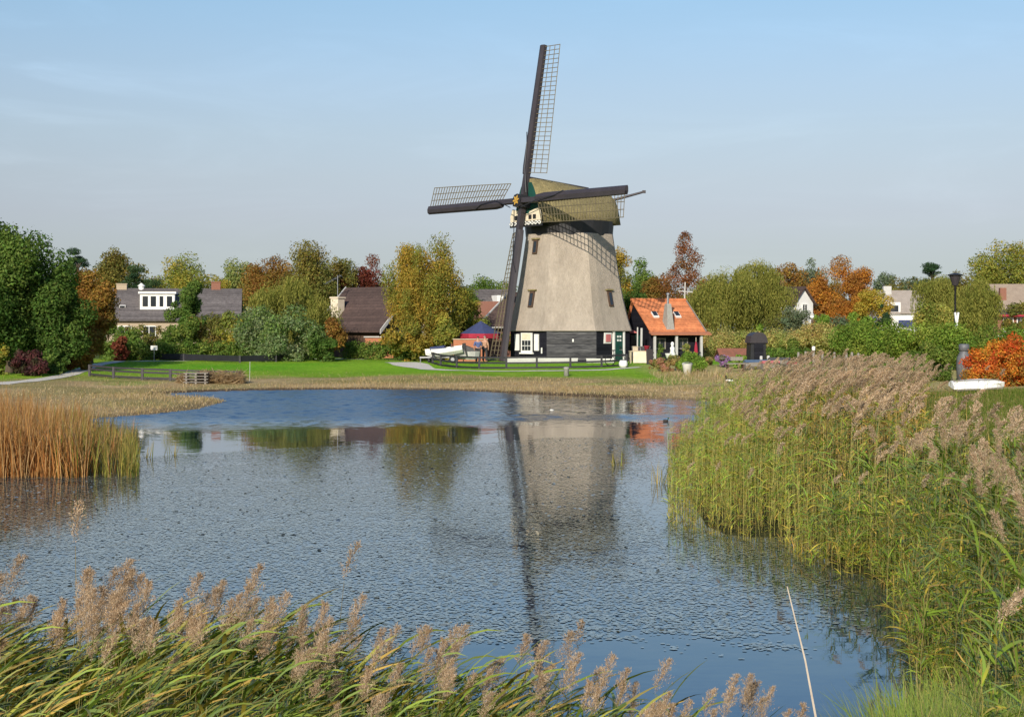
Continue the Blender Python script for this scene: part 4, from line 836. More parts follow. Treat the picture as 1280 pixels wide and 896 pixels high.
# brush and pallets on left
def brush(name, label, px, d, w, h, n, pal, cat='brush pile'):
    SEED[0] += 1; rg = np.random.default_rng(SEED[0]); x = X(px, d); z0 = g1(x, d); p = np.stack([rg.uniform(-w / 2, w / 2, n), rg.uniform(-.5, .5, n), rg.uniform(0, h, n) * rg.uniform(.3, 1, n)], 1)
    dr = rg.normal(size=(n, 3)); dr[:, 2] *= .6; dr /= np.linalg.norm(dr, axis=1, keepdims=True); b = np.cross(dr, rg.normal(size=(n, 3))); b /= np.linalg.norm(b, axis=1, keepdims=True)
    s = rg.uniform(.15, .5, n)[:, None]; V = np.stack([p - dr * s, p + b * .02, p + dr * s, p - b * .02], 1).reshape(-1, 3); V[:, 2] = np.maximum(V[:, 2], 0)
    C = np.repeat(np.array(pal)[rg.choice(len(pal), n)], 4, 0); return tag(qmesh(name, V, np.arange(n * 4).reshape(-1, 4), C, LEAF, None, (x, d, z0)), label, cat)
straw = [(.36, .26, .14), (.28, .19, .1), (.42, .33, .2)]
brush('brush_pile', 'tan brush heap at the right end of the left fence', 288, 82, 1.5, .75, 900, straw)
brush('brush_pile', 'tan brush heap in the middle of the left fence', 258, 82, .8, .75, 500, straw)
brush('brush_pile', 'small tan brush tuft left of the grey pallets', 229, 82, .5, .5, 260, straw)
t = thing('pallet_stack', 'grey wooden pallets stacked between the brush heaps', 'pallet', place(246, 81.6), R(4))
for k in range(4):
    mm = MB(); mm.box((0, -.1, .08 + k * .16), (1.3, .7, .04)); mm.box((-.5, -.1, .02 + k * .16), (.1, .7, .08)); mm.box((.5, -.1, .02 + k * .16), (.1, .7, .08)); mm.box((0, -.1, .02 + k * .16), (.1, .7, .08)); mm.build('pallet', M['greywood'], t)
t = thing('sign_board', 'small white sign board on a thin pole before the shrubs', 'sign', place(192.5, 104)); mm = MB(); mm.box((0, 0, .98), (.46, .05, .3)); mm.build('board', M['white'], t); mm = MB(); mm.tube([(0, .04, -.1), (0, .04, 1.0)], .025, 6); mm.build('pole', M['metal'], t)
mm = MB(); mm.tube([(0, 0, -.1), (0.02, 0, 1.1)], .014, 6); tag(mm.build('marker_pole', M['concrete'], None, False, place(312, 84)), 'thin pale marker pole at the right end of the left fence', 'pole')

# ---------------------------------------------------------------- boats, parasol, yard things
def hull(L, W, Hh, flip=False):
    mm = MB(); secs = []
    for u, wv, zk, zs in ((0, .72, .12, 0), (.25, .95, .02, 0), (.55, 1, 0, .02), (.8, .7, .08, .1), (1, .04, .45, .2)):
        x = (u - .5) * L; w_ = W / 2 * wv; secs.append([(x, -w_, Hh * (1 + zs)), (x, -w_ * .92, Hh * (.45 + zk * .4)), (x, -w_ * .45, Hh * zk), (x, w_ * .45, Hh * zk), (x, w_ * .92, Hh * (.45 + zk * .4)), (x, w_, Hh * (1 + zs))])
    n_ = 6; fs = [(i * n_ + k, i * n_ + k + 1, (i + 1) * n_ + k + 1, (i + 1) * n_ + k) for i in range(4) for k in range(n_ - 1)] + [tuple(range(n_))] + [(24, 25, 26, 27, 28, 29)]
    vs = [p for s_ in secs for p in s_]
    # deck 8 cm under the gunwale
    b = len(vs); vs += [(s_[0][0], s_[0][1] * .93, s_[0][2] - .08) for s_ in secs] + [(s_[5][0], s_[5][1] * .93, s_[5][2] - .08) for s_ in secs]
    fs += [(b + i, b + i + 1, b + 5 + i + 1, b + 5 + i) for i in range(4)]
    if flip: vs = [(x, y, Hh * 1.15 - z) for x, y, z in vs]
    mm.add(vs, fs); return mm
loc = place(556, 102.5)
mm = hull(2.55, 1.1, .52); bt = mm.build('motor_boat', M['white'], None, False, (loc[0], loc[1], loc[2] + .5)); bt.rotation_euler = (R(-3), R(8), R(176)); tag(bt, 'white motor boat with blue cover parked on a trailer by the fence', 'boat')
mm = MB(); mm.prism([(-.1, -.42, .47), (.9, -.32, .5), (.9, .32, .5), (-.1, .42, .47)], (0, 0, .2)); mm.build('cover', M['blue'], bt)
mm = MB(); mm.box((-.55, 0, .6), (.06, .8, .28)); mm.build('windscreen', M['glass'], bt)
mm = MB(); mm.box((-1.4, 0, .45), (.22, .26, .4)); mm.box((-1.45, 0, .1), (.1, .1, .5)); mm.build('outboard_motor', M['tarplain'], bt)
t = thing('boat_trailer', 'low metal boat trailer under the white motor boat', 'trailer', loc, R(176))
mm = MB(); mm.beam((-1.3, 0, .42), (1.7, 0, .38), .1, .1); mm.beam((-.6, -.5, .4), (-.6, .5, .4), .1, .1); mm.beam((.7, -.4, .44), (.7, .4, .44), .1, .12); mm.build('frame', M['metal'], t)
for sg in (-1, 1):
    mm = MB(); mm.tube([(-.6, sg * .5, .26), (-.6, sg * .64, .26)], .26, 14); wl_ = mm.build('wheel', M['rubber'], t); mm = MB(); mm.tube([(-.6, sg * .635, .26), (-.6, sg * .66, .26)], .13, 10); mm.build('rim', M['metal'], wl_)
mm = MB(); mm.tube([(1.65, 0, -.05), (1.65, 0, .4)], .04, 6); mm.build('jockey_stand', M['metal'], t)
loc = place(583, 103); mm = hull(1.7, .9, .55); b2 = mm.build('dinghy', M['concrete'], None, False, (loc[0], loc[1], loc[2] + .22)); b2.rotation_euler = (0, R(6), R(10)); tag(b2, 'small pale grey dinghy between the motor boat and the people', 'boat')
mm = MB(); mm.box((0, 0, .5), (.2, .8, .05)); mm.box((-.5, 0, .5), (.2, .75, .05)); mm.build('thwart', M['palewood'], b2)
t = thing('tarp_heap', 'dark grey tarpaulin pitched over a frame behind the dinghy', 'tarpaulin', place(581, 105)); mm = MB(); mm.add([(-.6, -.5, .2), (.7, -.5, .2), (.7, .5, .2), (-.6, .5, .2), (-.1, -.1, 1.15), (.15, .15, 1.15), (.9, 0, .85)], [(0, 1, 6, 4), (1, 2, 6), (2, 3, 5, 6), (3, 0, 4, 5), (4, 6, 5)]); mm.build('cover', M['greytarp'], t); mm = MB(); mm.tube([(-.1, 0, 0), (0, 0, 1.1)], .03, 6); mm.build('pole', M['metal'], t)
t = thing('brick_stack', 'low orange brick stack behind the grey tarpaulin', 'bricks', place(588, 108)); mm = MB(); mm.box((0, 0, .75), (2.4, .4, 1.6)); mm.build('bricks', M['terracotta'], t); mm = MB(); mm.box((0, 0, 1.58), (2.5, .5, .06)); mm.build('cover_boards', M['palewood'], t)
# parasol with blue top and red valance
t = thing('parasol', 'large dark blue parasol with red hanging edge beside the lower sail', 'parasol', place(601, 109.5))
mm = MB(); mm.tube([(0, 0, -.1), (0, 0, 2.75)], .04, 8); mm.build('pole', M['greywood'], t)
vs = [(0, 0, 2.88)] + [(1.5 * math.cos(k * math.pi / 4 + .2), 1.5 * math.sin(k * math.pi / 4 + .2), 1.95) for k in range(8)]
mm = MB(); mm.add(vs + [(0, 0, 2.85)] + [(x, y, z - .03) for x, y, z in vs[1:]], [(0, k + 1, (k + 1) % 8 + 1) for k in range(8)] + [(9, (k + 1) % 8 + 10, k + 10) for k in range(8)] + [(k + 1, k + 10, (k + 1) % 8 + 10, (k + 1) % 8 + 1) for k in range(8)]); cn = mm.build('canopy', M['blue'], t)
mm = MB(); vs = [(1.515 * math.cos(k * math.pi / 4 + .2), 1.515 * math.sin(k * math.pi / 4 + .2), z) for z in (1.95, 1.62) for k in range(8)]; mm.add(vs, [(k, (k + 1) % 8, 8 + (k + 1) % 8, 8 + k) for k in range(8)]); mm.build('valance', M['red'], cn)
mm = MB(); mm.lathe([(.3, 0), (.3, .08), (.06, .1)], 14); mm.build('foot', M['concrete'], t)

def person(label, loc, rz, shirt, trousers, hair, arm=0.3, lean=0., bend=.5):
    root = thing('person', label, 'person', loc, rz)
    def skin(name, verts, edges, rads, mat, par, sub=2):
        me = bpy.data.meshes.new(name); me.from_pydata(verts, edges, []); me.materials.append(M[mat]); o = bpy.data.objects.new(name, me); link(o, par)
        md = o.modifiers.new('skin', 'SKIN'); md.use_smooth_shade = True
        for i, rr in enumerate(rads): me.skin_vertices[0].data[i].radius = rr if hasattr(rr, '__len__') else (rr, rr)
        me.skin_vertices[0].data[0].use_root = True
        sb = o.modifiers.new('sub', 'SUBSURF'); sb.levels = sub; sb.render_levels = sub; return o
    v = [(0, 0, .95), (0, lean * .4, 1.15), (0, lean * .8, 1.38), (0, lean, 1.5), (0, lean - .03, 1.6), (0, lean - .02, 1.7),
         (.1, 0, .9), (.12, -.02, .5), (.12, .02, .08), (.13, -.14, .04), (-.1, 0, .9), (-.12, -.04, .5), (-.12, .02, .08), (-.13, -.14, .04),
         (.19, lean * .8, 1.4), (.27, lean * .8 - .03, 1.12), (.22, lean * .8 - .22 * bend, .9), (.19, lean * .8 - .28 * bend, .82), (-.19, lean * .8, 1.4), (-.27, lean * .8 - .03, 1.12), (-.22, lean * .8 - .22 * bend, .9), (-.19, lean * .8 - .28 * bend, .82)]
    e = [(0, 1), (1, 2), (2, 3), (3, 4), (4, 5), (0, 6), (6, 7), (7, 8), (8, 9), (0, 10), (10, 11), (11, 12), (12, 13), (2, 14), (14, 15), (15, 16), (16, 17), (2, 18), (18, 19), (19, 20), (20, 21)]
    rd_ = [(.15, .11), (.14, .1), (.17, .11), (.06, .06), (.095, .1), (.075, .08), .09, .065, .045, .035, .09, .065, .045, .035, .06, .045, .035, .035, .06, .045, .035, .035]
    body = skin('body', v, e, rd_, 'skin', root)
    k = [0, 1, 2, 14, 15, 18, 19]; mp = {a: i for i, a in enumerate(k)}
    skin('shirt', [v[i] for i in k], [(mp[a], mp[b]) for a, b in e if a in mp and b in mp], [(.175, .13), (.165, .125), (.19, .13), .08, .062, .08, .062], shirt, root)
    k = [0, 6, 7, 8, 10, 11, 12]; mp = {a: i for i, a in enumerate(k)}
    skin('trousers', [v[i] for i in k], [(mp[a], mp[b]) for a, b in e if a in mp and b in mp], [(.165, .125), .11, .085, .075, .11, .085, .075], trousers, root)
    skin('hair', [(0, lean + .02, 1.66), (0, lean + .02, 1.73), (0, lean - .03, 1.765)], [(0, 1), (1, 2)], [(.085, .07), (.1, .1), (.07, .07)], hair, root)
    return root
person('person in blue shirt and dark trousers standing behind the dinghy', place(597.5, 103.6), R(200), 'shirt', 'jeans', 'hair', lean=-.03)
person('person in tan shirt half hidden behind the lower sail', place(606, 104.5), R(150), 'shirt2', 'jeans', 'greyhair')
# lamp posts
t = thing('street_lamp', 'tall black street lamp with wide lantern top on the right bank', 'street lamp', place(1194, 88)); hh = Zp(342, 88) - t.location.z
mm = MB(); mm.lathe([(.11, -.2), (.1, .9), (.07, 1.0), (.055, hh - .75), (.09, hh - .72)], 10); mm.build('post', M['tarplain'], t, True)
mm = MB(); mm.lathe([(.1, hh - .72), (.17, hh - .68), (.34, hh - .14), (.34, hh - .12)], 12); mm.build('lantern', M['sailblack'], t); mm = MB(); mm.lathe([(.42, hh - .12), (.44, hh - .06), (.2, hh), (.04, hh + .04)], 14); mm.build('lamp_cap', M['tarplain'], t)
t = thing('street_lamp', 'brown lamp post with small white lantern beside the bright conifer', 'street lamp', place(1015, 106)); hh = Zp(391, 106) - t.location.z
mm = MB(); mm.lathe([(.08, -.2), (.06, hh - .4)], 8); mm.build('post', M['brownwood'], t); mm = MB(); mm.lathe([(.07, hh - .4), (.15, hh - .3), (.13, hh - .14)], 10); mm.build('lantern', M['white'], t); mm = MB(); mm.lathe([(.18, hh - .14), (.03, hh)], 10); mm.build('lamp_cap', M['concrete'], t)
# white A-frame behind hedge by the lamp
t = thing('trestle', 'white crossed wooden trestle at the foot of the black lamp', 'trestle', place(1196, 86)); zt = Zp(396, 86) - t.location.z
mm = MB(); mm.beam((-.36, 0, 0), (.08, 0, zt + .25), .09, .14); mm.beam((.36, .1, 0), (-.08, .1, zt + .25), .09, .14); mm.beam((-.3, .05, .6), (.3, .05, .6), .08, .1); mm.build('legs', M['white'], t)
# grey milk can shape on bank
lathe_thing('metal_churn', 'grey metal churn standing before the hedge beside the red bush', 'churn', [(.34, -.1), (.38, .8), (.35, 1.2), (.2, 1.5), (.2, 1.53), (.26, 1.54), (.25, 1.84), (.18, 1.88)], 'dullzinc', at(1205, 75, 0.0), 16)
# white overturned boat right
loc = place(1222, 66); mm = hull(2.4, .85, .28, True); ob = mm.build('rowing_boat', M['white'], None, False, (loc[0], loc[1], loc[2] + .22)); ob.rotation_euler = (R(14), R(-2), R(6)); tag(ob, 'white rowing boat lying keel up on the right meadow', 'boat')
mm = MB(); mm.beam((-1.1, 0, .32), (.95, 0, .29), .08, .06); mm.beam((-1.15, -.46, .05), (1.0, -.33, .02), .05, .06); mm.build('keel', M['greywood'], ob)
# bucket, posts, garden things
t = thing('bucket', 'large white bucket in the dry grass before the garden', 'bucket', at(859, 86.5, .0)); mm = MB(); mm.lathe([(.2, 0), (.29, .6), (.31, .62), (.26, .6), (.2, .3)], 16); mm.build('pail', M['white'], t, True); mm = MB(); mm.tube([(.3 * math.cos(a), -.05, .6 + .1 * math.sin(a)) for a in np.linspace(0, 3.14, 8)], .015, 5); mm.build('handle', M['metal'], t)
lathe_thing('stone_bollard', 'short grey stone bollard on the lawn edge before the fence', 'bollard', [(.16, -.1), (.15, .42), (.17, .44), (.17, .5), (.1, .54)], 'stone', at(708, 88.5), 12)
for px, lab, pal in ((951.5, 'left of two pale mooring posts right of the outhouse', 'concrete'), (960.5, 'right of two pale mooring posts right of the outhouse', 'concrete')):
    lathe_thing('mooring_post', lab, 'post', [(.09, -.2), (.09, .62), (.06, .66)], pal, at(px, 92), 8)
for px, top, lab in ((998, 440, None), (1007, 439, None), (1017, 435, 'tallest post of the row behind the plumes, with white tip'), (1028, 439, None), (1043, 440, None), (1058, 441, None), (1065, 440, None), (1073, 441, None)):
    d = 84; p = at(px, d); hh = Zp(top, d) - p[2]; o = lathe_thing('mooring_post', lab or 'grey wooden post in the row behind the tan reed plumes', 'post', [(.075, -.2), (.07, hh - .05), (.045, hh)], 'greywood', p, 8, 'row of wooden posts behind the reeds')
    if lab: mm = MB(); mm.lathe([(.09, hh - .12), (.1, hh + .04), (.05, hh + .1)], 8); mm.build('tip', M['white'], o)
def tarpboat(px, d, w, mat, label):
    loc = place(px, d); mm = hull(w, .8, .4); o = mm.build('covered_boat', M['greywood'], None, False, (loc[0], loc[1], loc[2] + .02)); tag(o, label, 'boat'); o.rotation_euler = (0, 0, R(8))
    mm = MB(); w2 = w / 2; mm.add([(-w2, -.36, .4), (w2 * .8, -.3, .44), (w2 * .8, .3, .44), (-w2, .36, .4), (-w2, 0, .56), (w2 * .9, 0, .56)], [(0, 1, 5, 4), (4, 5, 2, 3), (0, 4, 3), (1, 2, 5)]); mm.build('cover', M[mat], o); return o
tarpboat(948, 90, 1.7, 'navytarp', 'boat under blue tarpaulin in front of the two pale posts'); tarpboat(975, 91, 1.4, 'greytarp', 'boat under dark grey tarpaulin right of the pink one')
tarpboat(964, 88, 1.1, 'pink', 'little boat under pink cover between the blue and grey ones'); tarpboat(995, 86, .9, 'red', 'little boat under red cover at the left end of the plumes')
t = thing('garden_bench', 'weathered grey wooden bench half sunk in the garden grass', 'bench', place(919, 88), R(8))
mm = MB(); mm.box((0, 0, .5), (1.1, .4, .06)); mm.build('seat', M['greywood'], t); mm = MB(); mm.box((.15, .22, .78), (.75, .05, .22), ); mm.build('backrest', M['greywood'], t)
for sx in (-.45, .45): mm = MB(); mm.box((sx, 0, .24), (.08, .36, .48)); mm.build('leg', M['brownwood'], t)
# yard between mill and cottage
t = thing('work_table', 'pale wooden table with crates in the yard beside the mill door', 'table', place(797, 101), R(6)); mm = MB(); mm.box((0, 0, .8), (1.1, .6, .06)); mm.build('top', M['palewood'], t); mm = MB(); mm.box((.1, -.28, .4), (.9, .04, .74)); mm.build('front_panel', M['cream'], t)
for sx in (-.5, .5): mm = MB(); mm.box((sx, 0, .38), (.07, .5, .78)); mm.build('leg', M['palewood'], t)
mm = MB(); mm.box((0, 0, .12), (.34, .3, .24)); mm.box((0, 0, .27), (.38, .34, .05)); tag(mm.build('crate', M['palewood'], None, False, (X(794, 101), 101, g1(X(794, 101), 101) + .83)), 'small wooden crate standing on the pale work table', 'crate')
lathe_thing('flower_pot', 'red flower pot at the right end of the work table', 'pot', [(.12, 0), (.2, .32), (.22, .34), (.15, .33)], 'red', at(808.5, 101, 0.83))
t = thing('easel_board', 'dark slanted board leaning in front of the cottage', 'board', place(812, 97), R(-12)); mm = MB(); mm.box((0, 0, .5), (.42, .05, 1.0), Matrix.Rotation(R(14), 3, 'X')); mm.build('panel', M['sailblack'], t); mm = MB(); mm.beam((0, .35, 0), (0, .1, .9), .05, .05); mm.build('strut', M['greywood'], t)
lathe_thing('barrel', 'round white tub lying by the right end of the black fence', 'tub', [(.2, 0), (.27, .15), (.27, .3), (.2, .45)], 'white', at(779, 94.5), 14)
t = thing('bicycle', 'black bicycle leaning at the right end of the mill fence', 'bicycle', place(772, 96.5), R(12))
for sx in (-.5, .5):
    mm = MB(); pts = [(sx + .32 * math.cos(a), 0, .34 + .32 * math.sin(a)) for a in np.linspace(0, 2 * math.pi, 17)]; mm.tube(pts, .025, 5); mm.build('wheel', M['rubber'], t)
mm = MB(); mm.tube([(-.5, 0, .34), (-.12, 0, .34), (.35, 0, .8), (-.25, 0, .78), (-.12, 0, .34)], .022, 5); mm.tube([(-.5, 0, .34), (-.25, 0, .78), (-.28, 0, .95)], .02, 5); mm.tube([(.5, 0, .34), (.35, 0, .85), (.32, 0, 1.02)], .022, 5); mm.build('frame', M['iron'], t)
mm = MB(); mm.box((-.3, 0, .98), (.26, .14, .07)); mm.build('saddle', M['rubber'], t); mm = MB(); mm.tube([(.2, -.26, 1.0), (.34, 0, 1.04), (.2, .26, 1.0)], .02, 5); mm.build('handlebar', M['metal'], t)
t = thing('red_awning', 'faded red flat awning between mill and cottage', 'awning', place(793, 111)); mm = MB(); mm.prism([(-.85, -.6, 2.0), (.75, -.6, 1.95), (.75, .6, 2.2), (-.85, .6, 2.25)], (0, 0, .07)); mm.build('canopy', M['pink'], t)
for sx in (-.8, .7): mm = MB(); mm.tube([(sx, -.5, 0), (sx, -.5, 2.0)], .035, 6); mm.build('pole', M['metal'], t)
for k, (px, top, lab) in enumerate(((796.5, 409, 'left of two pale poles standing before the cottage gable'), (801.5, 410, 'right thicker pale pole standing before the cottage gable'))):
    p = at(px, 107); mm = MB(); mm.tube([(0, 0, -.1), (.03, 0, Zp(top, 107) - p[2])], .05 + .03 * k, 7); tag(mm.build('pole', M['concrete'], None, False, p), lab, 'pole')
t = thing('dark_bins', 'pair of dark grey bins below the pale poles', 'bin', place(801, 105))
for sx in (-.33, .33): mm = MB(); mm.prism([(sx - .25, -.28, 0), (sx + .25, -.28, 0), (sx + .3, -.3, 1.0), (sx - .3, -.3, 1.0)], (0, .58, 0)); o = mm.build('bin', M['sailblack'], t); mm = MB(); mm.box((sx, 0, 1.04), (.64, .66, .08)); mm.build('lid', M['greytarp'], o)
# porch items
t = thing('garden_statue', 'small white statue standing in front of the cottage porch', 'statue', place(840.5, 104)); mm = MB(); mm.box((0, 0, .2), (.5, .4, .4)); mm.build('plinth', M['stone'], t); mm = MB(); mm.lathe([(.2, .4), (.22, .55), (.14, .8), (.17, 1.0), (.07, 1.12), (.12, 1.22), (.1, 1.36), (.02, 1.42)], 12); mm.build('figure', M['white'], t, True)
lathe_thing('garden_pot', 'white planter left of the small statue', 'pot', [(.14, 0), (.22, .3), (.24, .34), (.16, .33)], 'white', at(835.5, 102, .3)); 
t = thing('folded_parasol', 'red folded parasol under the right end of the porch', 'parasol', place(870, 106.5)); mm = MB(); mm.lathe([(.03, .35), (.15, .6), (.1, 1.1), (.03, 1.4)], 10); mm.build('canopy', M['red'], t); mm = MB(); mm.tube([(0, 0, -.05), (0, 0, 1.7)], .025, 6); mm.build('pole', M['palewood'], t)
shrub('potted_plants', 'tan potted plants on the porch between the posts', 858, 427, 105, 8, 'ru', 700, .09, 9, bz=GZ + .3, cat='plant')
shrub('potted_plants', 'green potted plants under the left half of the porch', 826, 429, 105, 8, 'mg', 700, .09, 9, bz=GZ + .2, cat='plant')
# birds
def bird(label, loc, rz, body, s=1.):
    o = MB(); o.lathe([(.02, -.19), (.08, -.13), (.115, 0), (.1, .1), (.05, .17), (.015, .2)], 10)
    o.v = [(z, y, .1 + x * .8) for x, y, z in o.v]; b = o.build('bird', M[body], None, True, loc); b.rotation_euler = (0, 0, rz); b.scale = (s,) * 3; tag(b, label, 'bird')
    m2 = MB(); m2.tube([(.13, 0, .13), (.18, 0, .22), (.19, 0, .29)], [.05, .035, .03], 8); m2.lathe([(.02, -.05), (.05, -.02), (.05, .02), (.02, .05)], 8, (.2, 0, .3)); m2.build('head', M['duckbrown'] if body == 'white' else M['green'], b, True)
    m2 = MB(); m2.beam((.24, 0, .3), (.31, 0, .29), .035, .018); m2.build('bill', M['gold'], b); m2 = MB(); m2.box((-.02, 0, .17), (.24, .17, .05)); m2.build('wing', M['duckbrown'], b)
bird('dark and white duck resting on the dry shore', at(912, 78.5, .02), R(170), 'white')
bird('white breasted duck swimming in the mill reflection', (X(690, CZ * F / 101.5), CZ * F / 101.5, -.03), R(200), 'white', .45)
bird('dark duck swimming near the right end of the far shore', (X(832, CZ * F / 116), CZ * F / 116, -.03), R(20), 'duckbrown', .5)

# ---------------------------------------------------------------- reeds and grasses
def ribbons(rng, o, az, L, w0, e0, droop, cols, K=5, sway=0.):
    """curved tapering blades: o (n,3), az, L, w0, e0, droop (n,), cols (n,3)"""
    n = len(o); t = np.linspace(0, 1, K + 1); e = e0[:, None] - droop[:, None] * t[None] ** 1.3
    dl = L[:, None] / K; hx = np.concatenate([np.zeros((n, 1)), np.cumsum(np.cos((e[:, 1:] + e[:, :-1]) / 2) * dl, 1)], 1); hz_ = np.concatenate([np.zeros((n, 1)), np.cumsum(np.sin((e[:, 1:] + e[:, :-1]) / 2) * dl, 1)], 1)
    a = az[:, None] + sway * t[None] * rng.normal(size=(n, 1)); P = np.stack([o[:, None, 0] + np.cos(a) * hx, o[:, None, 1] + np.sin(a) * hx, o[:, None, 2] + hz_], -1)
    prof = np.interp(t, [0, .18, .5, .8, 1], [.55, 1, .9, .5, .03]); tw = rng.uniform(-.9, .9, n)[:, None] + np.zeros((1, K + 1))
    side = np.stack([-np.sin(a) * np.cos(tw), np.cos(a) * np.cos(tw), np.sin(tw)], -1)
    wv = (w0[:, None] * prof[None] / 2)[..., None] * side
    V = np.stack([P - wv, P + wv], 2).reshape(n, -1, 3); q = np.array([[2 * i, 2 * i + 1, 2 * i + 3, 2 * i + 2] for i in range(K)])
    Q = (np.arange(n)[:, None, None] * (2 * (K + 1)) + q[None]).reshape(-1, 4)
    tipy = np.linspace(0, 1, K + 1)[None, :, None] ** 2
    C = cols[:, None, :] * (1 - .35 * tipy) + np.array([.30, .22, .08])[None, None] * .35 * tipy
    return V.reshape(-1, 3), Q, np.repeat(C, 2, 1).reshape(-1, 3)
def bits(rng, p, dirs, L, w, cols):
    n = len(p); d = dirs / (np.linalg.norm(dirs, axis=1, keepdims=True) + 1e-9); b = np.cross(d, rng.normal(size=(n, 3))); b /= np.linalg.norm(b, axis=1, keepdims=True) + 1e-9
    V = np.stack([p, p + d * L[:, None] * .5 + b * w[:, None] / 2, p + d * L[:, None], p + d * L[:, None] * .5 - b * w[:, None] / 2], 1).reshape(-1, 3)
    return V, np.arange(n * 4).reshape(-1, 4), np.repeat(cols, 4, 0)
def join(parts):
    Vs, Qs, Cs = [], [], []; b = 0
    for V, Q, C in parts: Vs.append(V); Qs.append(Q + b); Cs.append(C); b += len(V)
    return np.concatenate(Vs), np.concatenate(Qs), np.concatenate(Cs)
GREENS = np.array([(.09, .15, .02), (.135, .205, .027), (.19, .255, .037), (.28, .28, .05), (.36, .28, .05), (.42, .27, .07), (.29, .165, .05)])
def stem(rng, h, lean, bend, r=.004, seg=6):
    t = np.linspace(0, 1, seg + 1); ax = np.stack([lean * t + bend * t ** 2.4, rng.normal() * .05 * t ** 2, h * t - .3 * abs(bend) * t ** 2.4], 1)
    ang = np.array([0, 2.09, 4.19]); rr = r * (1 - .55 * t); V = np.stack([np.stack([ax[:, 0] + rr * np.cos(a), ax[:, 1] + rr * np.sin(a), ax[:, 2]], 1) for a in ang], 1).reshape(-1, 3)
    Q = np.array([[3 * i + k, 3 * i + (k + 1) % 3, 3 * i + 3 + (k + 1) % 3, 3 * i + 3 + k] for i in range(seg) for k in range(3)])
    C = np.tile(np.array([(.33, .27, .11)]) * rng.uniform(.75, 1.2), (len(V), 1)); return ax, (V, Q, C)
def leaves_on(rng, ax, n, probs, z0=.15, z1=.88, Lr=(.32, .6), wr=(.016, .032), az0=0., azs=.75, K=5, e0r=(.5, 1.15), dr=(.5, 1.35)):
    t = rng.uniform(z0, z1, n); tt = np.linspace(0, 1, len(ax)); o = np.stack([np.interp(t, tt, ax[:, k]) for k in range(3)], 1)
    # dying yellow low down, green high up
    idx = rng.choice(len(GREENS), n, p=probs); low = rng.random(n) > t * 1.5; idx = np.where(low, np.minimum(idx + 2, 6), idx)
    cols = GREENS[idx] * rng.uniform(.75, 1.25, (n, 1))
    return ribbons(rng, o, az0 + rng.normal(size=n) * azs, rng.uniform(*Lr, n), rng.uniform(*wr, n), rng.uniform(*e0r, n), rng.uniform(*dr, n), cols, K, .25)
def panicle(rng, base, d0, L=.28, lean=.35, nb=34, per=9, bit=.016, tone=1., wr_=.33):
    """feathery plume; base point, initial direction; leaning towards +x"""
    d0 = np.asarray(d0) / np.linalg.norm(d0); t = np.linspace(0, 1, nb) ** .9
    ax = base + d0 * L * t[:, None] + np.stack([lean * L * t ** 2, np.zeros(nb), -.25 * lean * L * t ** 2], 1)
    a = rng.uniform(0, 6.283, nb); bl = L * (.55 * (1 - t) ** .7 + .12) * rng.uniform(.6, 1.2, nb)
    side = np.stack([np.cos(a), np.sin(a), np.zeros(nb)], 1) * rng.uniform(.25, .6, (nb, 1)); bd_ = side + d0 * .95 + np.array([.38 * lean * 1.6, 0, 0]); bd_ /= np.linalg.norm(bd_, axis=1, keepdims=True)
    u = np.linspace(.1, 1, per); P = ax[:, None] + bd_[:, None] * (bl[:, None] * u[None])[..., None]; P[..., 2] -= .35 * (bl[:, None] * u[None] ** 2); P[..., 0] += .18 * lean * bl[:, None] * u[None] ** 2
    P = np.repeat(P.reshape(-1, 3), 2, 0); n = len(P); P = P + rng.normal(size=(n, 3)) * L * .018
    dirs = np.repeat(np.repeat(bd_, per, 0), 2, 0) + rng.normal(size=(n, 3)) * .55
    pal = np.array([(.48, .35, .215), (.56, .425, .28), (.39, .27, .16), (.64, .51, .36), (.27, .175, .105)]) * tone
    cols = pal[rng.choice(5, n, p=[.34, .28, .18, .12, .08])] * rng.uniform(.85, 1.15, (n, 1))
    return bits(rng, P, dirs, bit * rng.uniform(.6, 1.6, n), bit * wr_ * rng.uniform(.7, 1.4, n), cols)
def place_many(Vb, Qb, Cb, pos, rz, sc, tint=None, mask=None):
    n = len(pos); c, s = np.cos(rz), np.sin(rz); nv = len(Vb)
    V = np.empty((n, nv, 3), np.float32); V[..., 0] = (Vb[None, :, 0] * c[:, None] - Vb[None, :, 1] * s[:, None]) * sc[:, None] + pos[:, 0:1]; V[..., 1] = (Vb[None, :, 0] * s[:, None] + Vb[None, :, 1] * c[:, None]) * sc[:, None] + pos[:, 1:2]; V[..., 2] = Vb[None, :, 2] * sc[:, None] + pos[:, 2:3]
    Q = (np.arange(n)[:, None, None] * nv + Qb[None]).reshape(-1, 4); C = np.broadcast_to(Cb[None], (n, nv, 3)).copy()
    if tint is not None: C *= (tint[:, None, :] if mask is None else 1 + (tint[:, None, :] - 1) * mask[None, :, None])
    return V.reshape(-1, 3), Q, C.reshape(-1, 3)
PG = [.17, .26, .2, .13, .11, .08, .05]
rng = np.random.default_rng(77)
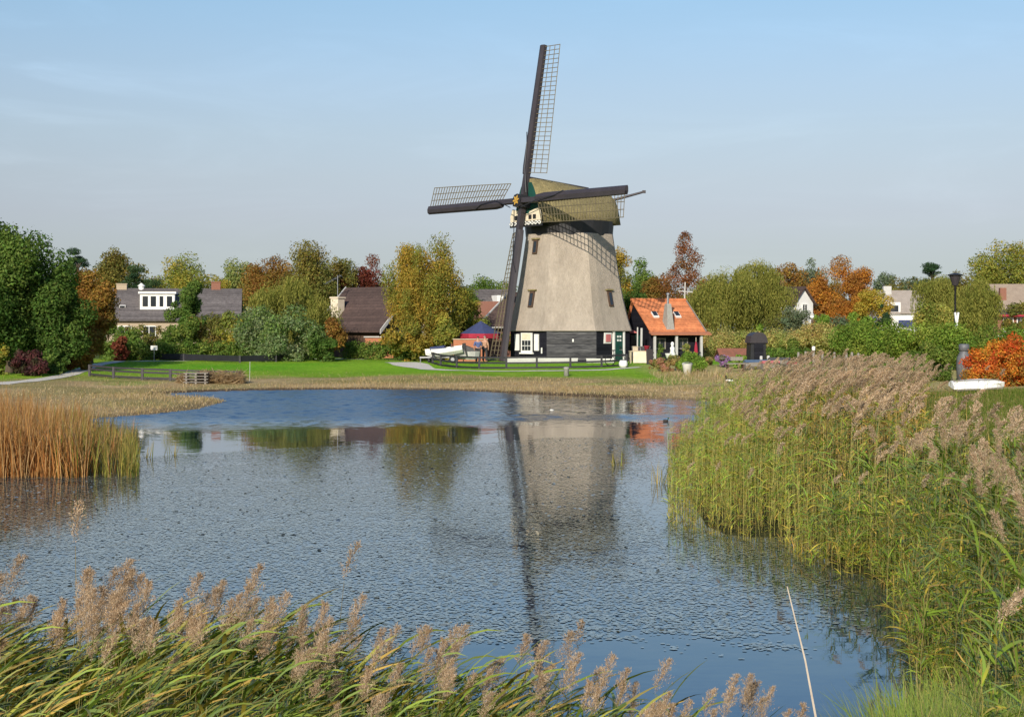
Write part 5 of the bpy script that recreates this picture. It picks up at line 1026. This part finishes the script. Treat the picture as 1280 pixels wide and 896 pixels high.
# --- prototypes of the big foreground reeds (stem > foliage, plume) --------------------------
def reed_proto(rng, h, lean, bend, leaves=9, pl=.285, hi=True, probs=PG, nb=46, per=11, lsc=1., wsc=1.):
    ax, st = stem(rng, h, lean, bend)
    lf = leaves_on(rng, ax, leaves, probs, Lr=(.32 * lsc, .62 * lsc), wr=(.016 * wsc, .034 * wsc))
    d0 = ax[-1] - ax[-2]; pn = panicle(rng, ax[-1], d0, pl * rng.uniform(.85, 1.2), rng.uniform(.0, .38), nb, per, .022, rng.uniform(.85, 1.12), .15)
    return st, lf, pn
protos = []
for k in range(12):
    h = 1.0; st, lf, pn = reed_proto(rng, 1.62, rng.uniform(-.06, .08), rng.uniform(.0, .06), 10)
    protos.append((qmesh_data('reed_stem', *st, REED), qmesh_data('reed_foliage', *lf, REED), qmesh_data('reed_plume', *pn, PLUME)))
def put_reed(pos, rz, sc, proto, label, group, mats=None):
    o = bpy.data.objects.new('reed', proto[0]); link(o); o.location = pos; o.rotation_euler = (0, 0, rz); o.scale = (sc,) * 3; tag(o, label, 'reed', group)
    for nm, me in (('foliage', proto[1]), ('plume', proto[2])):
        c_ = bpy.data.objects.new(nm, me); link(c_, o)
    return o
FGL, FGG = 'reed with tan feathery plume in the bed along the bottom edge', 'plumed reeds along the near bank'
def fg_edge(px): return np.interp(px, [-200, 0, 380, 480, 560, 640, 800, 1000, 1130, 1300], [9.6, 9.6, 9.5, 9.1, 8.7, 8.3, 7.9, 7.5, 7.2, 7])
def fg_top(px): return np.interp(px, [-100, 0, 60, 120, 230, 320, 390, 460, 560, 640, 720, 840, 930, 1000, 1100, 1300], [705, 712, 722, 695, 705, 702, 728, 752, 768, 778, 776, 815, 812, 855, 868, 880])
cnt = 0
spots = []
for px in np.concatenate([rng.uniform(-60, 560, 128), rng.uniform(540, 1120, 70)]):
    e = fg_edge(px); d = e - abs(rng.normal()) * .9 - .05; d = max(5.6, d); ztop = Zp(fg_top(px) + rng.uniform(-6, 42) + rng.exponential(16), e) + rng.uniform(-.06, .05)
    spots.append((px, d, ztop))
for (px, d, zt) in spots:
    x = X(px, d); z0 = g1(x, d) - .05; sc = (zt - z0) / 1.86
    put_reed((x, d, z0), rng.uniform(-.5, .5), sc, protos[rng.integers(12)], FGL, FGG); cnt += 1
lone = []
for k in range(3):
    ax, st = stem(rng, 1.62, .05, .05); lf = leaves_on(rng, ax, 4, PG, .2, .6, (.2, .3), (.012, .018)); pn = panicle(rng, ax[-1], ax[-1] - ax[-2], .26, .25, 30, 9, .0145, .8 if k else 1.); lone.append((qmesh_data('reed_stem', *st, REED), qmesh_data('reed_foliage', *lf, REED), qmesh_data('reed_plume', *pn, PLUME)))
# three that stand out
x = X(96, 9.4); z0 = g1(x, 9.4); put_reed((x, 9.4, z0), R(80), (Zp(628, 9.4) - z0) / 1.88, lone[0], 'tallest lone reed rising clear above the foreground bed at left', None)
x = X(412, 9.6); z0 = g1(x, 9.6); put_reed((x, 9.6, z0), R(15), (Zp(680, 9.6) - z0) / 1.86, lone[1], 'lone dark reed plume standing against the water above the foreground bed', None)
x = X(706, 8.0); z0 = g1(x, 8.0); put_reed((x, 8.0, z0), R(-60), (Zp(772, 8.0) - z0) / 1.86, lone[2], 'brown reed plume alone before the sail reflection near the bottom', None)
mm = MB(); p0 = Vector((X(1026, 7.2), 7.2, Zp(930, 7.2))); p1 = Vector((X(984, 8.2), 8.2, Zp(733, 8.2))); mm.tube([p0 + (p0 - p1) * 1.2, p0, p0.lerp(p1, .5) + Vector((.012, 0, 0)), p1], [.007, .0065, .005, .003], 6); tag(mm.build('bare_stalk', pm('dry_stalk', (.62, .52, .38), (.5, .4, .28), 8, .7)), 'pale bare leaning stalk in front of the blue water', 'stalk')
# --- leaf mass of the foreground bed
parts = []; NF = 3000
px = np.concatenate([rng.uniform(-120, 640, int(NF * .70)), rng.uniform(600, 1320, NF - int(NF * .70))]); e = fg_edge(px); d = np.maximum(4.6, e - rng.uniform(0, 3.4, NF) ** 1.0 - .02); x = X(px, d); z0 = gz(x, d)
ztop = Zp(fg_top(px) + np.interp(px, [400, 620], [32, 22]), e) - rng.uniform(0, .35, NF)
vars_ = []
for k in range(14):
    ax, st = stem(rng, 1.5, rng.uniform(-.05, .12), rng.uniform(.0, .15)); lf = leaves_on(rng, ax, 9, PG, .12, .98, (.28, .62), (.016, .038), 0., .75); vars_.append(join([st, lf]))
vk = rng.integers(14, size=NF)
for k in range(14):
    s_ = vk == k; n = s_.sum(); parts.append(place_many(*vars_[k], np.stack([x[s_], d[s_], z0[s_] - .05], 1), rng.uniform(-.55, .45, n), np.maximum(.3, ztop[s_] - z0[s_]) / 1.55, rng.uniform(.55, 1.5, (n, 1)) * np.array([[.98, 1.02, 1]])))
tag(qmesh('reed_bed', *join(parts), REED), 'dense green and yellow reed leaves along the near bank', kind='stuff')

# --- right hand reed bed
def region(n, rng, poly_test, xr, yr):
    x = rng.uniform(*xr, n); y = rng.uniform(*yr, n); k = poly_test(x, y); return x[k], y[k]
def in_right(x, y):
    s = sdist(x, y); px = 640 + x * F / y
    ok = (s > np.interp(y, [14, 24, 35], [-.2, -.45, -.7])) & (s < np.interp(y, [8, 14, 25, 45, 66], [6, 7, 7, 9, 12])) & (px > 835) & (px < 1420) & (y > 7.5)
    return ok & (px > np.interp(y, [7.5, 10, 11.3, 12.1, 13.7, 15.5, 18.5, 19.5, 22.5, 23.5], [1230, 1190, 1165, 1150, 1138, 1120, 1090, 1025, 920, 835]))
x, y = region(60000, rng, in_right, (1, 26), (7.6, 64)); 
# thin to a wanted density that falls with distance
dens = np.interp(y, [8, 14, 25, 40, 64], [1, .8, .42, .27, .2]); k = rng.random(len(x)) < dens * .5; x = x[k]; y = y[k]; N_ = len(x)
sdd = sdist(x, y); z0 = gz(x, y); pxx = 640 + x * F / y
edge = np.clip(sdd / 2.2, 0, 1)
H_ = (np.interp(y, [8, 12, 20, 35, 62], [1.7, 1.8, 1.9, 1.92, 2.0]) - z0) * (np.interp(y, [18, 24, 46, 58], [.76, .55, .55, .76]) * (1 - edge) + edge) * (.9 + .2 * vnoise(x, y, 61, 1.5)) * rng.uniform(.84, 1.04, N_) / 1.12
# meadow gap at the far right stays short
gap = np.clip((pxx - 1135) / 40, 0, 1) * np.clip((y - 24) / 5, 0, 1); keep = rng.random(N_) > gap * .96; x, y, z0, H_, pxx, edge, sdd = [a_[keep] for a_ in (x, y, z0, H_, pxx, edge, sdd)]; N_ = len(x)
lowv = []; hiv = []; youngv = []; younghi = []
PY = [.16, .22, .22, .16, .12, .08, .04]
for k in range(8):
    ax, st = stem(rng, 1.0, rng.uniform(-.06, .08), rng.uniform(.0, .07), .005, 3)
    lf = leaves_on(rng, ax, 11, PY, .1, .98, (.12, .27), (.010, .020), 0.2, 1.6, 3, (.1, 1.0), (.3, 1.4)); pn = panicle(rng, ax[-1], ax[-1] - ax[-2] + np.array([.1, 0, 0]), .19, .5, 22, 5, .026, rng.uniform(.62, .98)); lowv.append((join([st, lf, pn]), len(pn[0])))
    lf = leaves_on(rng, ax, 11, [.2, .3, .25, .12, .08, .04, .01], .1, .98, (.12, .27), (.010, .019), 0.2, 1.6, 3, (.3, 1.2), (.1, 1.0)); youngv.append((join([st, lf]), 0))
    ax, st = stem(rng, 1.0, rng.uniform(-.08, .08), rng.uniform(.0, .1), .0035, 5)
    lf = leaves_on(rng, ax, 15, PY, .08, .98, (.13, .30), (.010, .019), 0.2, 1.7, 5, (.1, 1.1), (.2, 1.5)); pn = panicle(rng, ax[-1], ax[-1] - ax[-2] + np.array([.05, 0, 0]), .16, .5, 26, 6, .016, .9); hiv.append((join([st, lf, pn]), len(pn[0])))
    lf = leaves_on(rng, ax, 14, [.24, .3, .22, .1, .08, .04, .02], .08, .98, (.14, .32), (.010, .020), 0.2, 1.7, 5, (.2, 1.2), (.1, 1.2)); younghi.append((join([st, lf]), 0))
pl_p = np.clip(.12 + .95 * np.clip((sdd - .2) / 1.8, 0, 1), 0, 1) * np.interp(y, [9, 14, 22, 34, 60], [.2, .32, .55, .82, .85]); has = rng.random(N_) < pl_p * .58
tint = np.ones((N_, 3)); nz = vnoise(x, y, 71, 3.); gold = np.clip(1 - np.abs(y - 37) / 13, 0, 1) * np.clip((sdd - .6) / 1.8, 0, 1) * np.clip(.3 + 1.2 * nz, 0, 1); fresh = np.clip(1.25 - sdd / 2.2, 0, 1) * np.clip((y - 18) / 6, 0, 1)
tint[:, 0] += .1 + .85 * gold + .25 * fresh; tint[:, 1] += .12 + .35 * gold + .45 * fresh; tint[:, 2] += .1 * fresh; tint *= rng.uniform(.55, 1.3, (N_, 1)) * (1 + .3 * (vnoise(x, y, 31, 2.2)[:, None] - .5))
parts = []; vk = rng.integers(8, size=N_)
for near in (0, 1):
    for hp in (0, 1):
        for k in range(8):
            s_ = (vk == k) & (has == bool(hp)) & ((y < 21) == bool(near)); n = s_.sum()
            if n:
                (pv, npl) = ((hiv if near else lowv) if hp else (younghi if near else youngv))[k]; mask = np.ones(len(pv[0])); 
                if npl: mask[-npl:] = .12
                parts.append(place_many(*pv, np.stack([x[s_], y[s_], z0[s_] - .04], 1), rng.uniform(-1.2, 1.2, n), H_[s_] * (1 if hp else .9), tint[s_], mask))
# short leafy shoots filling the foot of the bed and its water edge
xe, ye = rng.uniform(1, 24, 70000), rng.uniform(7.6, 62, 70000); se = sdist(xe, ye); ke = in_right(xe, ye) & (se < 3.2) & (rng.random(70000) < np.interp(ye, [8, 14, 25, 40, 64], [1, .9, .6, .35, .2]) * np.clip(1.3 - se * .45, .25, 1)); xe, ye, se = xe[ke], ye[ke], se[ke]; ne = len(xe); ze = gz(xe, ye)
te = np.ones((ne, 3)) * np.array([1.35, 1.25, 1.0]) * rng.uniform(.75, 1.25, (ne, 1)); te[:, 0] += .12 * np.clip(1 - np.abs(ye - 33) / 14, 0, 1); te[:, 1] += .15; ve = rng.integers(8, size=ne); he = rng.uniform(.45, 1.0, ne) * np.clip(.75 + .2 * se, .5, 1.2)
for near in (0, 1):
    for k in range(8):
        s_ = (ve == k) & ((ye < 21) == bool(near)); parts.append(place_many(*(younghi if near else youngv)[k][0], np.stack([xe[s_], ye[s_], np.maximum(ze[s_], -.15) - .02], 1), rng.uniform(-3, 3, s_.sum()), he[s_], te[s_]))
print('right reeds', N_, sum(len(p[1]) for p in parts))
tag(qmesh('reed_bed', *join(parts), REED), 'tall plumed reed bed covering the right bank', kind='stuff')
# large single plumes of the near right bank
rp_ = []
for k in range(6):
    st, lf, pn = reed_proto(rng, 1.62, rng.uniform(-.12, .02), rng.uniform(-.12, .06), 10, .27, probs=[.3, .3, .2, .1, .05, .03, .02]); rp_.append((qmesh_data('reed_stem', *st, REED), qmesh_data('reed_foliage', *lf, REED), qmesh_data('reed_plume', *pn, PLUME)))
tot = 0
for q in range(900):
    px_ = rng.uniform(1030, 1300); d = rng.uniform(11, 22); xx = X(px_, d); s_ = float(sdist(np.array([xx]), np.array([d]))[0])
    if s_ < .4: continue
    zz = g1(xx, d) - .05; put_reed((xx, d, zz), rng.uniform(2.2, 4.2), (rng.uniform(1.55, 2.0) - zz) / 1.86, rp_[q % 6], 'reed with greyish plume among the near right bank leaves', 'plumed reeds of the near right bank'); tot += 1
    if tot >= 34: break
n = 5200; px = rng.uniform(1105, 1330, n); d = rng.uniform(7.6, 10.6, n); x = X(px, d); s = sdist(x, d); k = s > -.15; x = x[k]; d = d[k]; n = len(x); fg_ = np.array([(.13, .25, .03), (.18, .31, .04), (.24, .32, .06), (.38, .32, .12), (.09, .18, .025)])
hb = np.clip(Zp(rng.uniform(790, 900, n), d) - gz(x, d), .2, .95); tag(qmesh('bank_grass', *ribbons(rng, np.stack([x, d, gz(x, d) - .03], 1), rng.uniform(0, 6.28, n), hb, rng.uniform(.006, .014, n), rng.uniform(1.15, 1.5, n), rng.uniform(.1, .9, n), fg_[rng.choice(5, n, p=[.32, .28, .18, .1, .12])] * rng.uniform(.8, 1.2, (n, 1)), 4), REED), 'fresh green grass on the bank at lower right', kind='stuff')
# --- brown reedmace at the left, standing in the water
n = 2600; px = -80 + 250 * rng.random(n) ** .75 * 1.0; px = np.concatenate([rng.uniform(-120, 108, 3600), rng.uniform(95, 172, 420)]); n = len(px); d = rng.uniform(31.5, 40, n); x = X(px, d)
hgt = np.interp(px, [-120, 20, 100, 130, 165], [1.8, 1.75, 1.45, 1.15, .85]) * rng.uniform(.6, 1.08, n); rust = np.array([(.40, .175, .055), (.47, .245, .085), (.32, .13, .04), (.50, .32, .14)]); gcol = np.array([(.20, .22, .04), (.30, .25, .06), (.35, .25, .07), (.14, .17, .03)])
per = 3; o = np.repeat(np.stack([x, d, np.full(n, -.05)], 1), per, 0) + rng.normal(size=(n * per, 3)) * np.array([.03, .03, 0]); isg = np.repeat(rng.random(n) < np.interp(px, [60, 110, 165], [.03, .5, .95]), per); m_ = n * per
cols = np.where(isg[:, None], gcol[rng.integers(4, size=m_)], rust[rng.integers(4, size=m_)]) * rng.uniform(.7, 1.2, (m_, 1))
tag(qmesh('reedmace_bed', *ribbons(rng, o, rng.uniform(0, 6.28, m_), np.repeat(hgt, per) * rng.uniform(.7, 1.05, m_), rng.uniform(.011, .025, m_), rng.uniform(1.3, 1.56, m_), rng.uniform(0, .4, m_) + (rng.random(m_) < .2) * rng.uniform(.3, 1.2, m_), cols, 4), REED), 'rust brown reedmace standing in the water at left', kind='stuff')
def sprig(label, px_, py_, top, n, sp):
    d = CZ * F / (py_ - HOR); x = X(px_, d); o = np.stack([rng.normal(size=n) * sp, rng.normal(size=n) * sp, np.full(n, -.1)], 1); hh = Zp(top, d)
    cols = gcol[rng.integers(3, size=n)] * rng.uniform(.8, 1.2, (n, 1)); tag(qmesh('reed_sprig', *ribbons(rng, o, rng.uniform(0, 6.28, n), hh * rng.uniform(.5, 1.1, n), rng.uniform(.015, .026, n), rng.uniform(1.2, 1.55, n), rng.uniform(0, .5, n), cols, 4), REED, None, (x, d, 0)), label, 'reed')
sprig('yellow reed sprig in the water right of the mill reflection', 770, 582, 556, 16, .08); sprig('thin pale reed sprig in the water left of the right bed', 827, 604, 565, 18, .12)
sprig('green reed tuft in the water right of the brown reedmace', 184, 572, 545, 10, .1); sprig('small reed tuft standing farthest right of the brown reedmace', 215, 570, 542, 12, .1); sprig('thin reed tuft close beside the brown reedmace', 168, 575, 535, 12, .07)
# --- dry shore grass
n = 200000; y = rng.uniform(44, 92, n); x = rng.uniform(-.40, .36, n) * y; s = sdist(x, y); dens = np.where(x < -9, np.clip((9 - s) / 8, .1, 1), np.clip((12.5 - s) / 6, .0, 1)); dens = np.where((x > 8) & (y > 78), np.clip((19 - s) / 6, 0, 1), dens)
k = (s > .02) & (rng.random(n) < dens * (.25 + .95 * vnoise(x, y, 41, 2.5))); x = x[k]; y = y[k]; s = s[k]; n = len(x); o = np.stack([x, y, gz(x, y) - .02], 1)
gp = np.array([(.56, .42, .23), (.47, .34, .17), (.64, .51, .31), (.34, .23, .11), (.30, .29, .08)]); cols = gp[rng.choice(5, n, p=[.35, .25, .2, .12, .08])] * rng.uniform(.8, 1.15, (n, 1))
hh = np.where((x > 7) & (y > 80), rng.uniform(.14, .5, n), rng.uniform(.06, .22, n)) * (.5 + vnoise(x, y, 43, 3.))
tag(qmesh('dry_grass', *ribbons(rng, o, rng.uniform(0, 6.28, n), hh, rng.uniform(.012, .03, n), rng.uniform(.8, 1.5, n), rng.uniform(0, .9, n), cols, 2), LEAF), 'dry tan grass along the far shore and spit', kind='stuff')
# lawn blades
n = 160000; y = rng.uniform(72, 112, n); x = rng.uniform(-.38, .12, n) * y; s = sdist(x, y); k = (s > 10.5) & (rng.random(n) < .75 * np.clip((s - 10) / 4, .15, 1)); x = x[k]; y = y[k]; n = len(x); o = np.stack([x, y, gz(x, y) - .01], 1)
gp = np.array([(.19, .36, .02), (.24, .41, .035), (.15, .29, .018), (.29, .34, .06)]); tag(qmesh('lawn_grass', *ribbons(rng, o, rng.uniform(0, 6.28, n), rng.uniform(.03, .09, n), rng.uniform(.015, .03, n), rng.uniform(.8, 1.5, n), rng.uniform(0, .8, n), gp[rng.integers(4, size=n)] * rng.uniform(.8, 1.2, (n, 1)), 1), LEAF), 'short bright green lawn grass before the mill', kind='stuff')
# meadow grass right
n = 60000; y = rng.uniform(36, 66, n); x = rng.uniform(.25, .40, n) * y; o = np.stack([x, y, gz(x, y) - .02], 1); gp = np.array([(.09, .17, .02), (.12, .2, .03), (.2, .2, .05), (.3, .24, .1)])
tag(qmesh('meadow_grass', *ribbons(rng, o, rng.uniform(0, 6.28, n), rng.uniform(.08, .3, n), rng.uniform(.012, .025, n), rng.uniform(.9, 1.5, n), rng.uniform(0, .9, n), gp[rng.choice(4, n, p=[.4, .3, .2, .1])], 2), LEAF), 'green meadow grass round the overturned boat', kind='stuff')

# ---------------------------------------------------------------- light, sky, camera
SUN_AZ, SUN_EL = 15.0, 24.5        # light travels towards +x by AZ degrees off the view axis
sun = bpy.data.lights.new('sun', 'SUN'); sun.energy = 5.0; sun.angle = R(.53); sun.color = (1, .91, .775)
so = bpy.data.objects.new('sun', sun); link(so); ld = Vector((math.sin(R(SUN_AZ)) * math.cos(R(SUN_EL)), math.cos(R(SUN_AZ)) * math.cos(R(SUN_EL)), -math.sin(R(SUN_EL)))); so.rotation_euler = ld.to_track_quat('-Z', 'Y').to_euler(); so.location = (-40, -40, 60)
w = bpy.data.worlds.new('World'); SC.world = w; w.use_nodes = True; nt = w.node_tree; nt.nodes.clear(); N = nt.nodes; L = nt.links
out = N.new('ShaderNodeOutputWorld'); bg = N.new('ShaderNodeBackground'); sky = N.new('ShaderNodeTexSky'); sky.sky_type = 'NISHITA'; sky.sun_disc = False; sky.sun_elevation = R(SUN_EL); sky.sun_rotation = R(180 + SUN_AZ); sky.air_density = 1.0; sky.dust_density = .8; sky.ozone_density = 3.0
bg.inputs['Strength'].default_value = .078
# thin autumn haze: the low sky is flatter and greyer than the clear-air model, graded by height above the horizon
tcw = N.new('ShaderNodeTexCoord'); sxw = N.new('ShaderNodeSeparateXYZ'); L.new(tcw.outputs['Generated'], sxw.inputs[0]); rw = N.new('ShaderNodeValToRGB'); cr = rw.color_ramp; cr.interpolation = 'LINEAR'
GR = [(0, (1.2, 1.26, 1.72)), (.0084, (1.16, 1.22, 1.68)), (.0373, (1.03, .99, 1.16)), (.0531, (1.09, .975, 1.09)), (.074, (1.22, 1.01, 1.07)), (.0979, (1.382, 1.118, 1.085)), (.1258, (1.53, 1.255, 1.154)), (.1555, (1.64, 1.395, 1.279)), (.1817, (1.666, 1.499, 1.376)), (.2104, (1.662, 1.6, 1.469)), (.34, (1.2, 1.5, 1.8)), (1, (1.0, 1.3, 1.6))]
while len(cr.elements) < len(GR): cr.elements.new(.5)
for e_, (p_, c_) in zip(cr.elements, GR): e_.position = p_; e_.color = (c_[0] / 2, c_[1] / 2, c_[2] / 2, 1)
L.new(sxw.outputs[2], rw.inputs[0]); mg = N.new('ShaderNodeVectorMath'); mg.operation = 'MULTIPLY'; L.new(sky.outputs[0], mg.inputs[0]); L.new(rw.outputs[0], mg.inputs[1]); m2 = N.new('ShaderNodeVectorMath'); m2.operation = 'SCALE'; L.new(mg.outputs[0], m2.inputs[0])
cm = N.new('ShaderNodeMapping'); cm.inputs['Scale'].default_value = (3.2, 3.2, 17.); cm.inputs['Rotation'].default_value = (0, R(9), 0); L.new(tcw.outputs['Generated'], cm.inputs[0]); cn_ = N.new('ShaderNodeTexNoise'); cn_.inputs['Scale'].default_value = 1.6; cn_.inputs['Detail'].default_value = 6; cn_.inputs['Roughness'].default_value = .6; cn_.inputs['Distortion'].default_value = .6; L.new(cm.outputs[0], cn_.inputs['Vector'])
cr_ = N.new('ShaderNodeMapRange'); cr_.interpolation_type = 'SMOOTHSTEP'; cr_.inputs[1].default_value = .45; cr_.inputs[2].default_value = .8; cr_.inputs[3].default_value = 2.0; cr_.inputs[4].default_value = 2.13; L.new(cn_.outputs[0], cr_.inputs[0]); 
mw_ = N.new('ShaderNodeMapRange'); mw_.interpolation_type = 'SMOOTHSTEP'; mw_.inputs[1].default_value = -.18; mw_.inputs[2].default_value = -.33; mw_.inputs[3].default_value = 1; mw_.inputs[4].default_value = 3.2; L.new(sxw.outputs[0], mw_.inputs[0])
su_ = N.new('ShaderNodeMath'); su_.operation = 'SUBTRACT'; su_.inputs[1].default_value = 2.0; L.new(cr_.outputs[0], su_.inputs[0]); mu_ = N.new('ShaderNodeMath'); mu_.operation = 'MULTIPLY_ADD'; mu_.inputs[2].default_value = 2.0; L.new(su_.outputs[0], mu_.inputs[0]); L.new(mw_.outputs[0], mu_.inputs[1]); L.new(mu_.outputs[0], m2.inputs['Scale'])
L.new(m2.outputs[0], bg.inputs[0]); L.new(bg.outputs[0], out.inputs[0])
cam = bpy.data.cameras.new('camera'); co = bpy.data.objects.new('camera', cam); link(co); co.location = (0, 0, CZ); co.rotation_euler = (R(90), 0, 0); cam.sensor_width = 36; cam.lens = 36 * F / 1280; cam.shift_y = -(448 - HOR) / 1280; cam.clip_end = 8000; cam.clip_start = .1; SC.camera = co
SC.view_settings.view_transform = 'Standard'; SC.view_settings.look = 'None'; SC.view_settings.exposure = 0.14; SC.view_settings.gamma = 1
SC.cycles.max_bounces = 6; SC.cycles.diffuse_bounces = 3; SC.cycles.transparent_max_bounces = 4; SC.cycles.use_denoising = True
